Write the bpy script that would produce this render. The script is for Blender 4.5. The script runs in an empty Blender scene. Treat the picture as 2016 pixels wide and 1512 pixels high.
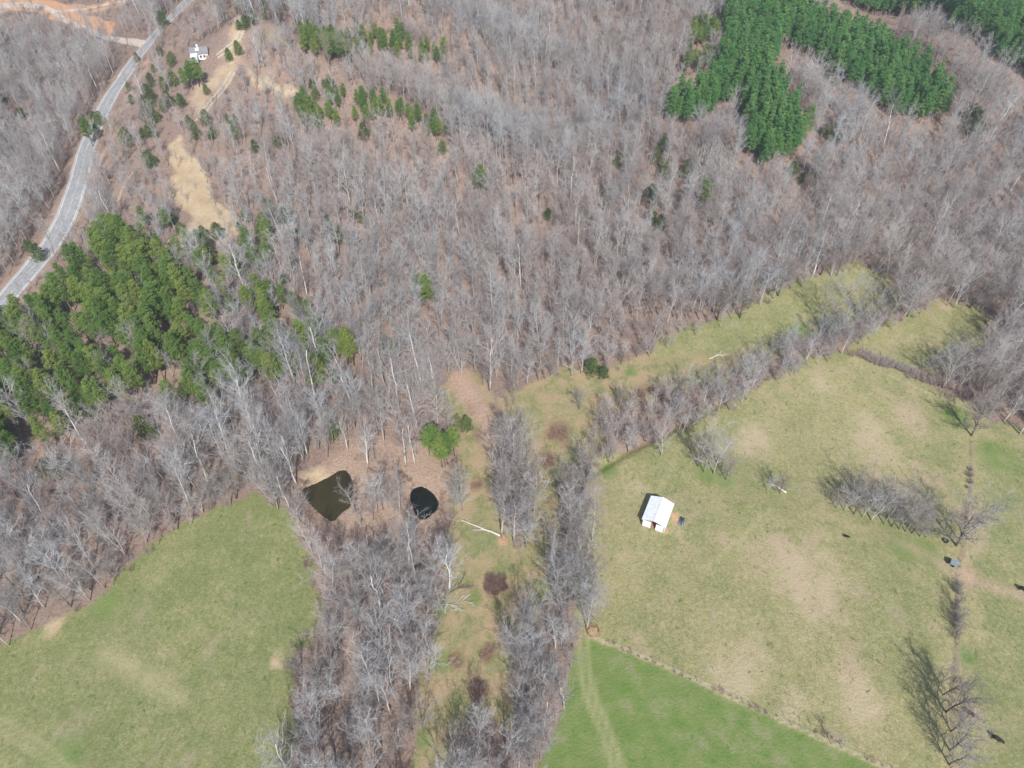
import bpy, math, random
import numpy as np
from mathutils import Vector, Matrix
R = math.radians
rng = np.random.default_rng(7); random.seed(7)
SC = bpy.context.scene
C = SC.collection

# ------------------------------------------------------------------ camera
CAM_H = 150.0; PITCH = 45.0; F = 1413.0            # focal length in photo pixels (2016 wide)
cam = bpy.data.cameras.new('camera'); camo = bpy.data.objects.new('camera', cam); C.objects.link(camo)
camo.location = (0, 0, CAM_H); camo.rotation_euler = (R(90 - PITCH), 0, 0)
cam.sensor_width = 36; cam.lens = 36 * F / 2016; cam.clip_end = 8000; cam.clip_start = 1
SC.camera = camo
# ------------------------------------------------------------------ sky and sun
SUN_EL = 44.0; SUN_AZ = 9.5                        # sun behind the camera, a little to its right
w = bpy.data.worlds.new('World'); SC.world = w; w.use_nodes = True
nt = w.node_tree; nt.nodes.clear()
sk = nt.nodes.new('ShaderNodeTexSky'); sk.sky_type = 'NISHITA'; sk.sun_disc = False
sk.sun_elevation = R(SUN_EL); sk.sun_rotation = R(180 - SUN_AZ)
bgn = nt.nodes.new('ShaderNodeBackground'); bgn.inputs[1].default_value = 0.11
wo = nt.nodes.new('ShaderNodeOutputWorld')
nt.links.new(sk.outputs[0], bgn.inputs[0]); nt.links.new(bgn.outputs[0], wo.inputs[0])
sl = bpy.data.lights.new('sun', 'SUN'); sl.energy = 4.6; sl.angle = R(0.5); sl.color = (1, 0.965, 0.91)
slo = bpy.data.objects.new('sun', sl); C.objects.link(slo)
sdir = Vector((math.sin(R(SUN_AZ)) * math.cos(R(SUN_EL)), -math.cos(R(SUN_AZ)) * math.cos(R(SUN_EL)), math.sin(R(SUN_EL))))
slo.rotation_euler = sdir.to_track_quat('Z', 'Y').to_euler()
SC.view_settings.view_transform = 'Standard'; SC.view_settings.look = 'None'
SC.view_settings.exposure = 0.35; SC.view_settings.gamma = 1
HAZE = 0.00028

# ------------------------------------------------------------------ terrain height
def seg_dist(X, Y, P):
    """distance to a polyline of (x,y) and the parameter-interpolated third value"""
    P = np.asarray(P, float); best = np.full(X.shape, 1e9); val = np.zeros(X.shape)
    for a, b in zip(P[:-1], P[1:]):
        dx, dy = b[0]-a[0], b[1]-a[1]; L = dx*dx+dy*dy+1e-9
        t = np.clip(((X-a[0])*dx+(Y-a[1])*dy)/L, 0, 1)
        d = np.hypot(X-(a[0]+t*dx), Y-(a[1]+t*dy))
        m = d < best; best = np.where(m, d, best)
        if P.shape[1] > 2: val = np.where(m, a[2]+t*(b[2]-a[2]), val)
    return best, val
def sstep(a, b, x):
    t = np.clip((x-a)/(b-a), 0, 1); return t*t*(3-2*t)
RIDGES = [([(-150, 560, 44), (-140, 440, 36), (-118, 330, 30), (-118, 240, 20), (-112, 180, 12), (-105, 120, 3)], 62),
          ([(160, 560, 46), (128, 400, 34), (108, 290, 20), (100, 225, 8)], 60),
          ([(380, 560, 50), (270, 420, 38), (205, 300, 22), (175, 240, 6)], 58),
          ([(-118, 420, 46), (-60, 372, 39), (5, 332, 17)], 27),
          ([(-110, 320, 34), (-58, 290, 29), (-5, 258, 13)], 25),
          ([(-60, 500, 58), (0, 440, 44), (30, 390, 17)], 27), ([(62, 480, 54), (74, 400, 37), (72, 320, 15)], 25), ([(-90, 250, 15), (-50, 225, 9), (-20, 205, 3)], 22),
          ([(-330, 560, 36), (-300, 380, 30), (-270, 250, 20), (-240, 160, 8)], 70),
          ([(10, 560, 40), (20, 460, 28), (35, 400, 14)], 50)]
def bumps(X, Y):
    return (np.sin(X*.05+1.3)*np.cos(Y*.043+.5)*1.0 + np.sin(X*.11+Y*.07)*.45 + np.sin(X*.021-Y*.031+2)*1.4
            + np.sin(X*.31+2*np.sin(Y*.17))*np.cos(Y*.27)*.16)
def H(X, Y):
    X = np.asarray(X, float); Y = np.asarray(Y, float)
    s = np.zeros(np.broadcast(X, Y).shape)
    for P, wd in RIDGES:
        d, v = seg_dist(X, Y, P); s = s + (np.maximum(v, 0)*np.exp(-(d/wd)**2))**3
    h = np.cbrt(s)
    h = h + sstep(170, 420, Y)*10 + sstep(480, 900, Y)*35
    damp = .25 + .75*sstep(140, 230, Y)
    return h + bumps(X, Y)*damp
# ------------------------------------------------------------------ pixel -> world on the terrain (real positions)
cp, sp_ = math.cos(R(PITCH)), math.sin(R(PITCH))
def ray(u, v):
    cx = (np.asarray(u, float)-1008)/F; cy = (np.asarray(v, float)-756)/F
    return cx, cp - cy*sp_, -sp_ - cy*cp
def ground(u, v, z=0.0):
    dx, dy, dz = ray(u, v)
    lo = np.full(np.shape(dx), 60.0); n = 260
    hit = np.full(np.shape(dx), 1500.0); done = np.zeros(np.shape(dx), bool); prev = lo.copy()
    for i in range(n):
        t = 60 + i*4.0
        below = (CAM_H + t*dz) < H(t*dx, t*dy) + z
        new = below & ~done; hit = np.where(new, t, hit); done |= below
    a, b = hit-4, hit
    for _ in range(12):
        m = (a+b)/2; below = (CAM_H + m*dz) < H(m*dx, m*dy)+z
        b = np.where(below, m, b); a = np.where(below, a, m)
    return b*dx, b*dy
def gp(u, v):
    dx, dy, dz = ray(u, v); t = np.arange(60, 1300, 6.0); lo_ = 60.0
    for _ in range(4):
        b = np.argmax((CAM_H+t*dz) < H(t*dx, t*dy)); b = max(b, 1); t = np.linspace(t[b-1], t[b], 12)
    t = float(t[6]); x, y = float(t*dx), float(t*dy)
    return x, y, float(H(np.array([x]), np.array([y]))[0])
def wpoly(P):
    P = np.asarray(P, float); x, y = ground(P[:, 0], P[:, 1]); return np.stack([x, y], 1)
def project(X, Y, Z):
    zc = Z-CAM_H; depth = Y*cp - zc*sp_; upc = Y*sp_ + zc*cp
    return 1008 + F*X/depth, 756 - F*upc/depth, depth
def inside(X, Y, P):
    r = np.zeros(np.shape(X), bool); n = len(P); j = n-1
    for i in range(n):
        xi, yi = P[i][0], P[i][1]; xj, yj = P[j][0], P[j][1]
        if yi != yj:
            c = ((yi > Y) != (yj > Y)) & (X < (xj-xi)*(Y-yi)/(yj-yi)+xi); r ^= c
        j = i
    return r
def near(X, Y, P, soft, grow=0.0, wob=1.0):
    """soft mask of a world polygon, metres"""
    x0, y0 = P.min(0)-soft*2-4; x1, y1 = P.max(0)+soft*2+4
    out = np.zeros(X.shape); m = (X > x0) & (X < x1) & (Y > y0) & (Y < y1)
    if not m.any(): return out
    x = X[m]; y = Y[m]
    xw = x + wob*(np.sin(y*.7+x*.3)*.7+np.sin(y*.23)*1.2); yw = y+wob*(np.cos(x*.61)*.7+np.sin(x*.19+1)*1.2)
    d, _ = seg_dist(xw, yw, np.vstack([P, P[:1]])); s = np.where(inside(xw, yw, P), d, -d)
    out[m] = np.clip(.5 + (s+grow)/(2*soft), 0, 1); return out
def band(X, Y, P, width, soft):
    x0, y0 = P.min(0)-width-soft-3; x1, y1 = P.max(0)+width+soft+3
    out = np.zeros(X.shape); m = (X > x0) & (X < x1) & (Y > y0) & (Y < y1)
    if not m.any(): return out
    d, _ = seg_dist(X[m], Y[m], P); out[m] = np.clip((width/2+soft-d)/(2*soft), 0, 1); return out

# ------------------------------------------------------------------ outlines read off the photograph
PX = dict(
 left=[(508,972),(470,992),(420,1008),(380,1038),(325,1062),(290,1105),(250,1132),(215,1165),(180,1192),(120,1215),(60,1250),(0,1290),(-300,1500),(-300,2000),(545,2000),(548,1512),(570,1380),(568,1300),(600,1250),(612,1190),(612,1130),(588,1080),(560,1035),(530,995)],
 right=[(1165,935),(1230,903),(1330,865),(1400,832),(1500,775),(1600,722),(1670,700),(1695,700),(1750,735),(1830,772),(1912,808),(1914,870),(1910,1060),(1890,1120),(1884,1300),(1872,1512),(1868,1700),(1760,1520),(1600,1444),(1500,1398),(1400,1348),(1300,1305),(1160,1253),(1156,1225),(1178,1130),(1168,1040)],
 farright=[(1912,808),(1925,832),(1970,840),(2016,862),(2100,905),(2500,1050),(2700,1900),(1868,1900),(1872,1512),(1886,1300),(1892,1120),(1912,1060),(1916,870)],
 bright=[(1150,1258),(1300,1312),(1400,1354),(1500,1404),(1600,1450),(1740,1512),(1900,1640),(1900,2000),(1000,2000),(1060,1512),(1095,1440),(1118,1380),(1128,1300)],
 corridor=[(1010,790),(1040,775),(1110,745),(1200,735),(1290,702),(1350,675),(1430,642),(1500,605),(1600,560),(1690,535),(1745,555),(1750,590),(1700,610),(1640,622),(1560,655),(1520,680),(1440,712),(1380,745),(1300,760),(1240,775),(1170,790),(1160,830),(1160,870),(1130,900),(1120,960),(1095,1010),(1085,1060),(1050,1040),(1055,960),(1050,860),(1030,810)],
 triangle=[(1672,694),(1720,668),(1780,640),(1850,598),(1900,615),(1950,640),(1945,665),(1900,680),(1855,700),(1850,722),(1800,726),(1740,712),(1695,698)],
 trail=[(865,770),(905,742),(945,745),(968,800),(972,860),(966,950),(975,1020),(1000,1075),(1080,1085),(1068,1150),(1015,1230),(1000,1340),(1010,1400),(960,1400),(905,1400),(850,1512),(845,1600),(800,1600),(822,1512),(845,1380),(862,1280),(900,1150),(888,1060),(905,990),(918,900),(890,810)],
 pondbank=[(520,945),(580,932),(640,912),(660,870),(740,850),(880,870),(905,930),(895,1000),(870,1045),(800,1040),(760,1060),(690,1060),(640,1035),(600,1000),(560,955)],
 clearing=[(338,300),(352,262),(366,270),(382,315),(404,345),(408,375),(440,400),(472,432),(455,472),(418,486),(395,505),(345,508),(322,490),(362,455),(372,430),(344,400),(334,345)],
 houseclear=[(375,165),(405,150),(440,120),(452,85),(440,60),(465,45),(490,55),(488,95),(480,135),(452,160),(420,200),(395,240),(372,220)],
 pathclear=[(480,140),(520,148),(560,165),(595,182),(590,192),(540,180),(500,165),(478,155)],
 ridgeclear=[(500,45),(545,55),(600,85),(640,105),(620,112),(560,95),(500,80)],
 dirt1=[(-60,-8),(60,-5),(120,8),(180,10),(240,-12),(280,-12),(220,18),(160,24),(190,32),(222,50),(225,68),(200,72),(150,52),(110,40),(60,24),(-60,24)],
 verge=[(300,100),(285,150),(262,195),(235,250),(215,300),(195,330),(205,280),(228,220),(250,175),(270,130)],
)
LINES = dict(
 road=[(-160,800),(-70,685),(0,602),(60,532),(103,478),(137,410),(156,350),(172,290),(197,232),(227,175),(270,112),(312,62),(352,20),(400,-30)],
 dirtroad=[(-120,10),(0,12),(50,10),(95,18),(130,40),(180,62),(230,78),(285,88)],
 dirtbranch=[(108,24),(140,21),(175,17),(215,8),(265,-6)],
 drive=[(448,28),(470,42),(474,62),(465,80),(445,98),(428,110)],
 drive2=[(457,142),(448,160),(432,182),(412,205),(398,225),(390,238)],
 oldtrack=[(263,338),(250,355),(238,378),(232,400),(234,424)],
 sandy=[(905,745),(922,775),(942,805),(960,840),(968,870)],
 farmtrack=[(1330,1030),(1440,985),(1520,985),(1600,1010),(1700,1040),(1790,1075),(1870,1118),(1930,1147),(2016,1176),(2200,1240)],
 fieldtrack=[(1150,1250),(1148,1290),(1153,1330),(1166,1380),(1188,1430),(1206,1480),(1225,1540),(1260,1640)],
 fence1=[(1158,1252),(1240,1283),(1330,1322),(1400,1354),(1500,1402),(1600,1448),(1690,1488),(1760,1518)],
 fence2=[(1913,872),(1911,960),(1904,1010),(1900,1060),(1886,1130),(1886,1250),(1884,1300),(1876,1400),(1872,1512)],
 fence3=[(1697,703),(1750,737),(1830,773),(1908,806)],
 brush3=[(1700,700),(1760,722),(1820,742),(1870,760),(1912,800)],
 creek=[(1420,790),(1300,855),(1230,890),(1180,920),(1130,955),(1110,1000),(1095,1080),(1085,1150),(1075,1250),(1070,1380),(1062,1520)],
)
POND1 = [(594,960),(622,948),(648,936),(672,924),(686,932),(693,950),(695,972),(688,996),(672,1008),(656,1024),(642,1018),(622,1002),(606,984)]
POND2 = [(810,964),(828,956),(846,965),(858,978),(863,992),(854,1008),(832,1021),(818,1010),(812,994),(807,978)]
W = {k: wpoly(v) for k, v in PX.items()}
LW = {k: wpoly(v) for k, v in LINES.items()}
def smooth_closed(P, n=8):
    P = np.asarray(P); out = []
    for i in range(len(P)):
        p0, p1, p2, p3 = P[i-1], P[i], P[(i+1) % len(P)], P[(i+2) % len(P)]
        for k in range(n):
            t = k/n; out.append(.5*((2*p1)+(-p0+p2)*t+(2*p0-5*p1+4*p2-p3)*t*t+(-p0+3*p1-3*p2+p3)*t**3))
    return np.array(out)
def smooth_open(P, n=10):
    P = np.asarray(P); Q = np.vstack([2*P[0]-P[1], P, 2*P[-1]-P[-2]]); out = []
    for i in range(1, len(Q)-2):
        p0, p1, p2, p3 = Q[i-1], Q[i], Q[i+1], Q[i+2]
        for k in range(n):
            t = k/n; out.append(.5*((2*p1)+(-p0+p2)*t+(2*p0-5*p1+4*p2-p3)*t*t+(-p0+3*p1-3*p2+p3)*t**3))
    out.append(P[-1]); return np.array(out)
pond1 = smooth_closed(wpoly(POND1)); pond2 = smooth_closed(wpoly(POND2))
LW['road'] = smooth_open(LW['road']); LW['dirtroad'] = smooth_open(LW['dirtroad']); LW['dirtbranch'] = smooth_open(LW['dirtbranch'])
for k in ('fieldtrack', 'farmtrack', 'drive', 'drive2', 'sandy', 'oldtrack'): LW[k] = smooth_open(LW[k])

# ------------------------------------------------------------------ helpers
def tag(o, label=None, cat=None, group=None, kind=None):
    if label: o['label'] = label
    if cat: o['category'] = cat
    if group: o['group'] = group
    if kind: o['kind'] = kind
    return o
def link(name, me, parent=None, loc=None, rot=None):
    o = bpy.data.objects.new(name, me); C.objects.link(o)
    if parent: o.parent = parent
    if loc is not None: o.location = loc
    if rot is not None: o.rotation_euler = rot
    return o
def npmesh(name, V, Fa, mats=(), midx=None, smooth=False):
    """V (n,3), Fa list of equal-size faces as array (m,k) or list of such arrays"""
    me = bpy.data.meshes.new(name); V = np.asarray(V, np.float32)
    Fl = Fa if isinstance(Fa, list) else [Fa]
    Fl = [np.asarray(f, np.int32) for f in Fl if len(f)]
    me.vertices.add(len(V)); me.vertices.foreach_set('co', V.ravel())
    nl = sum(f.size for f in Fl); me.loops.add(nl); me.loops.foreach_set('vertex_index', np.concatenate([f.ravel() for f in Fl]))
    npoly = sum(len(f) for f in Fl); me.polygons.add(npoly)
    tot = np.concatenate([np.full(len(f), f.shape[1], np.int32) for f in Fl]); st = np.concatenate([[0], np.cumsum(tot)[:-1]]).astype(np.int32)
    me.polygons.foreach_set('loop_start', st)
    for m in mats: me.materials.append(m)
    if midx is not None: me.polygons.foreach_set('material_index', np.asarray(midx, np.int32))
    me.polygons.foreach_set('use_smooth', np.full(npoly, smooth))
    me.update(calc_edges=True); me.validate(); return me
class MB:
    """collects simple shapes into one mesh"""
    def __init__(s): s.v = []; s.f3 = []; s.f4 = []; s.n = 0
    def add(s, V, f3=(), f4=()):
        b = s.n; s.v.append(np.asarray(V, float)); s.n += len(V)
        if len(f3): s.f3.append(np.asarray(f3)+b)
        if len(f4): s.f4.append(np.asarray(f4)+b)
    def box(s, c, d, rz=0.0, M=None):
        x, y, z = [k/2 for k in d]
        V = np.array([(-x,-y,-z),(x,-y,-z),(x,y,-z),(-x,y,-z),(-x,-y,z),(x,-y,z),(x,y,z),(-x,y,z)])
        ca, sa = math.cos(rz), math.sin(rz); V = V @ np.array([[ca, sa, 0], [-sa, ca, 0], [0, 0, 1]])
        if M is not None: V = V @ np.array(M.to_3x3()).T
        s.add(V+np.array(c), f4=[(0,3,2,1),(4,5,6,7),(0,1,5,4),(1,2,6,5),(2,3,7,6),(3,0,4,7)])
    def tube(s, pts, rad, sides=5, cap=True):
        pts = np.asarray(pts, float); n = len(pts); rad = np.broadcast_to(rad, (n,))
        T = np.gradient(pts, axis=0); T /= np.linalg.norm(T, axis=1)[:, None]+1e-9
        ref = np.array([0, 0, 1.0]) if abs(T[0, 2]) < .8 else np.array([1.0, 0, 0])
        A = np.cross(T, ref); A /= np.linalg.norm(A, axis=1)[:, None]+1e-9; B = np.cross(T, A)
        an = np.arange(sides)*2*math.pi/sides
        V = pts[:, None]+rad[:, None, None]*(np.cos(an)[None, :, None]*A[:, None]+np.sin(an)[None, :, None]*B[:, None])
        f = []
        for i in range(n-1):
            for k in range(sides):
                k2 = (k+1) % sides; f.append((i*sides+k, i*sides+k2, (i+1)*sides+k2, (i+1)*sides+k))
        V = V.reshape(-1, 3); f3 = []
        if cap:
            V = np.vstack([V, pts[:1], pts[-1:]]); c0, c1 = n*sides, n*sides+1
            for k in range(sides):
                k2 = (k+1) % sides; f3 += [(c0, k2, k), (c1, (n-1)*sides+k, (n-1)*sides+k2)]
        s.add(V, f3, f)
    def slivers(s, P, Q, wd):
        """thin tapered blades from P to Q (arrays)"""
        P = np.asarray(P); Q = np.asarray(Q); n = len(P); D = Q-P
        r = rng.normal(size=(n, 3)); S = np.cross(D, r); S /= np.linalg.norm(S, axis=1)[:, None]+1e-9
        wd = np.broadcast_to(wd, (n,))[:, None]
        V = np.stack([P-S*wd/2, P+S*wd/2, Q], 1).reshape(-1, 3); s.add(V, f3=np.arange(3*n).reshape(-1, 3))
    def leaves(s, P, size, up=.0, asp=.5):
        P = np.asarray(P); n = len(P); a = rng.normal(size=(n, 3)); a[:, 2] += up; a /= np.linalg.norm(a, axis=1)[:, None]
        r = rng.normal(size=(n, 3)); b = np.cross(a, r); b /= np.linalg.norm(b, axis=1)[:, None]
        sz = size*(.6+.8*rng.random((n, 1)))
        V = np.stack([P-b*sz*asp/2, P+b*sz*asp/2, P+a*sz], 1).reshape(-1, 3); s.add(V, f3=np.arange(3*n).reshape(-1, 3))
    def mesh(s, name, mat, smooth=False):
        V = np.vstack(s.v); F = []
        if s.f3: F.append(np.vstack(s.f3))
        if s.f4: F.append(np.vstack(s.f4))
        return npmesh(name, V, F, [mat] if mat else [], None, smooth)
    def build(s, name, mat, parent=None, smooth=False): return link(name, s.mesh(name, mat, smooth), parent)

# ------------------------------------------------------------------ materials
def newmat(name, rough=.9):
    m = bpy.data.materials.new(name); m.use_nodes = True; t = m.node_tree; b = t.nodes['Principled BSDF']
    b.inputs['Roughness'].default_value = rough; b.inputs['Specular IOR Level'].default_value = .2
    return m, t, b
def rgba(c): return (c[0], c[1], c[2], 1)
def varmat(name, c1, c2, scale=1.0, rough=.9, detail=4, metallic=0, inst=False, transl=0, c3=None, bump=0, drift=None):
    m, t, b = newmat(name, rough); N = t.nodes.new; L = t.links.new
    b.inputs['Metallic'].default_value = metallic
    tc = N('ShaderNodeTexCoord'); no = N('ShaderNodeTexNoise'); no.inputs['Scale'].default_value = scale; no.inputs['Detail'].default_value = detail
    L(tc.outputs['Object'], no.inputs['Vector'])
    rp = N('ShaderNodeValToRGB'); rp.color_ramp.elements[0].position = .3; rp.color_ramp.elements[1].position = .7
    rp.color_ramp.elements[0].color = rgba(c1); rp.color_ramp.elements[1].color = rgba(c2)
    if inst:
        oi = N('ShaderNodeObjectInfo'); mx = N('ShaderNodeMath'); mx.operation = 'MULTIPLY_ADD'
        mx.inputs[1].default_value = .4; L(no.outputs[0], mx.inputs[0])
        m2 = N('ShaderNodeMath'); m2.operation = 'MULTIPLY_ADD'; m2.inputs[1].default_value = .75; m2.inputs[2].default_value = -.08
        L(oi.outputs['Random'], m2.inputs[0]); L(m2.outputs[0], mx.inputs[2]); L(mx.outputs[0], rp.inputs[0])
        rp.color_ramp.elements[0].position = .1; rp.color_ramp.elements[1].position = .9
        if c3 is not None:
            e = rp.color_ramp.elements.new(.5); e.color = rgba(c3)
    else: L(no.outputs[0], rp.inputs[0])
    cout = rp.outputs[0]
    if drift:      # stands of trees differ in colour from place to place
        ge = N('ShaderNodeNewGeometry'); n2 = N('ShaderNodeTexNoise'); n2.inputs['Scale'].default_value = .018; n2.inputs['Detail'].default_value = 5; n2.inputs['Roughness'].default_value = .65
        L(ge.outputs['Position'], n2.inputs['Vector']); r2 = N('ShaderNodeValToRGB'); r2.color_ramp.elements[0].position = .38; r2.color_ramp.elements[1].position = .62
        r2.color_ramp.elements[0].color = rgba(drift[0]); r2.color_ramp.elements[1].color = rgba(drift[1]); L(n2.outputs[0], r2.inputs[0])
        mm = N('ShaderNodeMix'); mm.data_type = 'RGBA'; mm.blend_type = 'MULTIPLY'; mm.inputs[0].default_value = 1; L(cout, mm.inputs[6]); L(r2.outputs[0], mm.inputs[7]); cout = mm.outputs[2]
    L(cout, b.inputs['Base Color'])
    if bump:
        bp = N('ShaderNodeBump'); bp.inputs['Strength'].default_value = bump; L(no.outputs[0], bp.inputs['Height']); L(bp.outputs[0], b.inputs['Normal'])
    if transl:
        tr = N('ShaderNodeBsdfTranslucent'); L(rp.outputs[0], tr.inputs[0]); ms = N('ShaderNodeMixShader'); ms.inputs[0].default_value = transl
        L(b.outputs[0], ms.inputs[1]); L(tr.outputs[0], ms.inputs[2]); L(ms.outputs[0], t.nodes['Material Output'].inputs[0])
    return m
M = {}
DR = ((1.0, .94, .90), (.90, .94, .97))
M['bark'] = varmat('pale_bark', (.25,.22,.205), (.58,.56,.54), .6, inst=True, c3=(.38,.36,.34), drift=DR)
M['twig'] = varmat('twigs', (.27,.235,.228), (.48,.478,.48), .3, inst=True, c3=(.385,.368,.36), drift=DR)
M['white_bark'] = varmat('white_bark', (.50,.48,.44), (.76,.74,.70), .8, inst=True)
M['dark_bark'] = varmat('dark_bark', (.10,.08,.065), (.18,.15,.125), .8, inst=True)
M['dark_twig'] = varmat('dark_twigs', (.19,.165,.15), (.33,.305,.285), .4, inst=True)
M['pine_bark'] = varmat('pine_bark', (.13,.08,.055), (.26,.18,.13), 1.2, inst=True)
M['needles'] = varmat('pine_needles', (.135,.235,.065), (.31,.38,.11), .5, inst=True, transl=.38, c3=(.20,.315,.09), drift=((.95,1,.9),(1.05,.98,.85)))
M['plant_needles'] = varmat('plantation_needles', (.11,.27,.08), (.20,.36,.11), .5, inst=True, transl=.3, c3=(.13,.30,.09))
M['cedar'] = varmat('cedar_foliage', (.11,.16,.06), (.24,.28,.11), .8, inst=True, transl=.35, c3=(.16,.22,.08))
M['bramble'] = varmat('bramble_stems', (.26,.17,.14), (.44,.32,.26), .6, inst=True)
M['brush'] = varmat('brush_stems', (.28,.205,.18), (.46,.39,.36), .6, inst=True, c3=(.36,.29,.265), drift=DR)
M['redbud'] = varmat('red_buds', (.22,.045,.045), (.36,.11,.10), 1.0)
M['white_metal'] = varmat('white_metal', (.68,.71,.74), (.86,.87,.88), 1.6, rough=.45, detail=8)
M['white_wall'] = varmat('white_wall', (.70,.72,.74), (.80,.81,.82), .8, rough=.6)
M['rust'] = varmat('rusty_wood', (.28,.13,.08), (.40,.22,.15), 2)
M['rubber'] = varmat('black_rubber', (.012,.012,.012), (.035,.035,.035), 3, rough=.7)
M['grey_metal'] = varmat('grey_metal', (.20,.24,.26), (.33,.37,.39), 2, rough=.5, metallic=.2)
M['steel'] = varmat('dark_steel', (.035,.045,.055), (.12,.14,.17), 2, rough=.5)
M['hide'] = varmat('black_hide', (.006,.006,.006), (.016,.013,.012), 4, rough=.7)
M['hay'] = varmat('old_hay', (.30,.21,.12), (.46,.35,.2), 3)
M['bale'] = varmat('golden_hay', (.46,.36,.16), (.62,.5,.26), 5)
M['shingle'] = varmat('grey_shingle', (.17,.17,.185), (.26,.26,.275), 3)
M['post'] = varmat('fence_post', (.22,.19,.16), (.38,.34,.29), 2)
M['wire'] = varmat('fence_wire', (.30,.29,.27), (.42,.40,.38), 2)
M['glass'] = varmat('window_glass', (.02,.025,.03), (.05,.06,.07), 2, rough=.1)
M['water_in_tub'] = varmat('tub_water', (.30,.33,.35), (.38,.42,.44), 2, rough=.2)
M['dirtmound'] = varmat('root_soil', (.30,.16,.10), (.42,.26,.18), 2)

def water_mat(name, c1, c2, scale):
    m, t, b = newmat(name, .08); N = t.nodes.new; L = t.links.new; b.inputs['Specular IOR Level'].default_value = .3
    tc = N('ShaderNodeTexCoord'); no = N('ShaderNodeTexNoise'); no.inputs['Scale'].default_value = scale; L(tc.outputs['Object'], no.inputs[0])
    rp = N('ShaderNodeValToRGB'); rp.color_ramp.elements[0].position = .35; rp.color_ramp.elements[1].position = .65
    rp.color_ramp.elements[0].color = rgba(c1); rp.color_ramp.elements[1].color = rgba(c2); L(no.outputs[0], rp.inputs[0]); L(rp.outputs[0], b.inputs['Base Color'])
    n2 = N('ShaderNodeTexNoise'); n2.inputs['Scale'].default_value = 2.5; bp = N('ShaderNodeBump'); bp.inputs['Strength'].default_value = .05
    L(tc.outputs['Object'], n2.inputs[0]); L(n2.outputs[0], bp.inputs['Height']); L(bp.outputs[0], b.inputs['Normal'])
    return m

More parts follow.
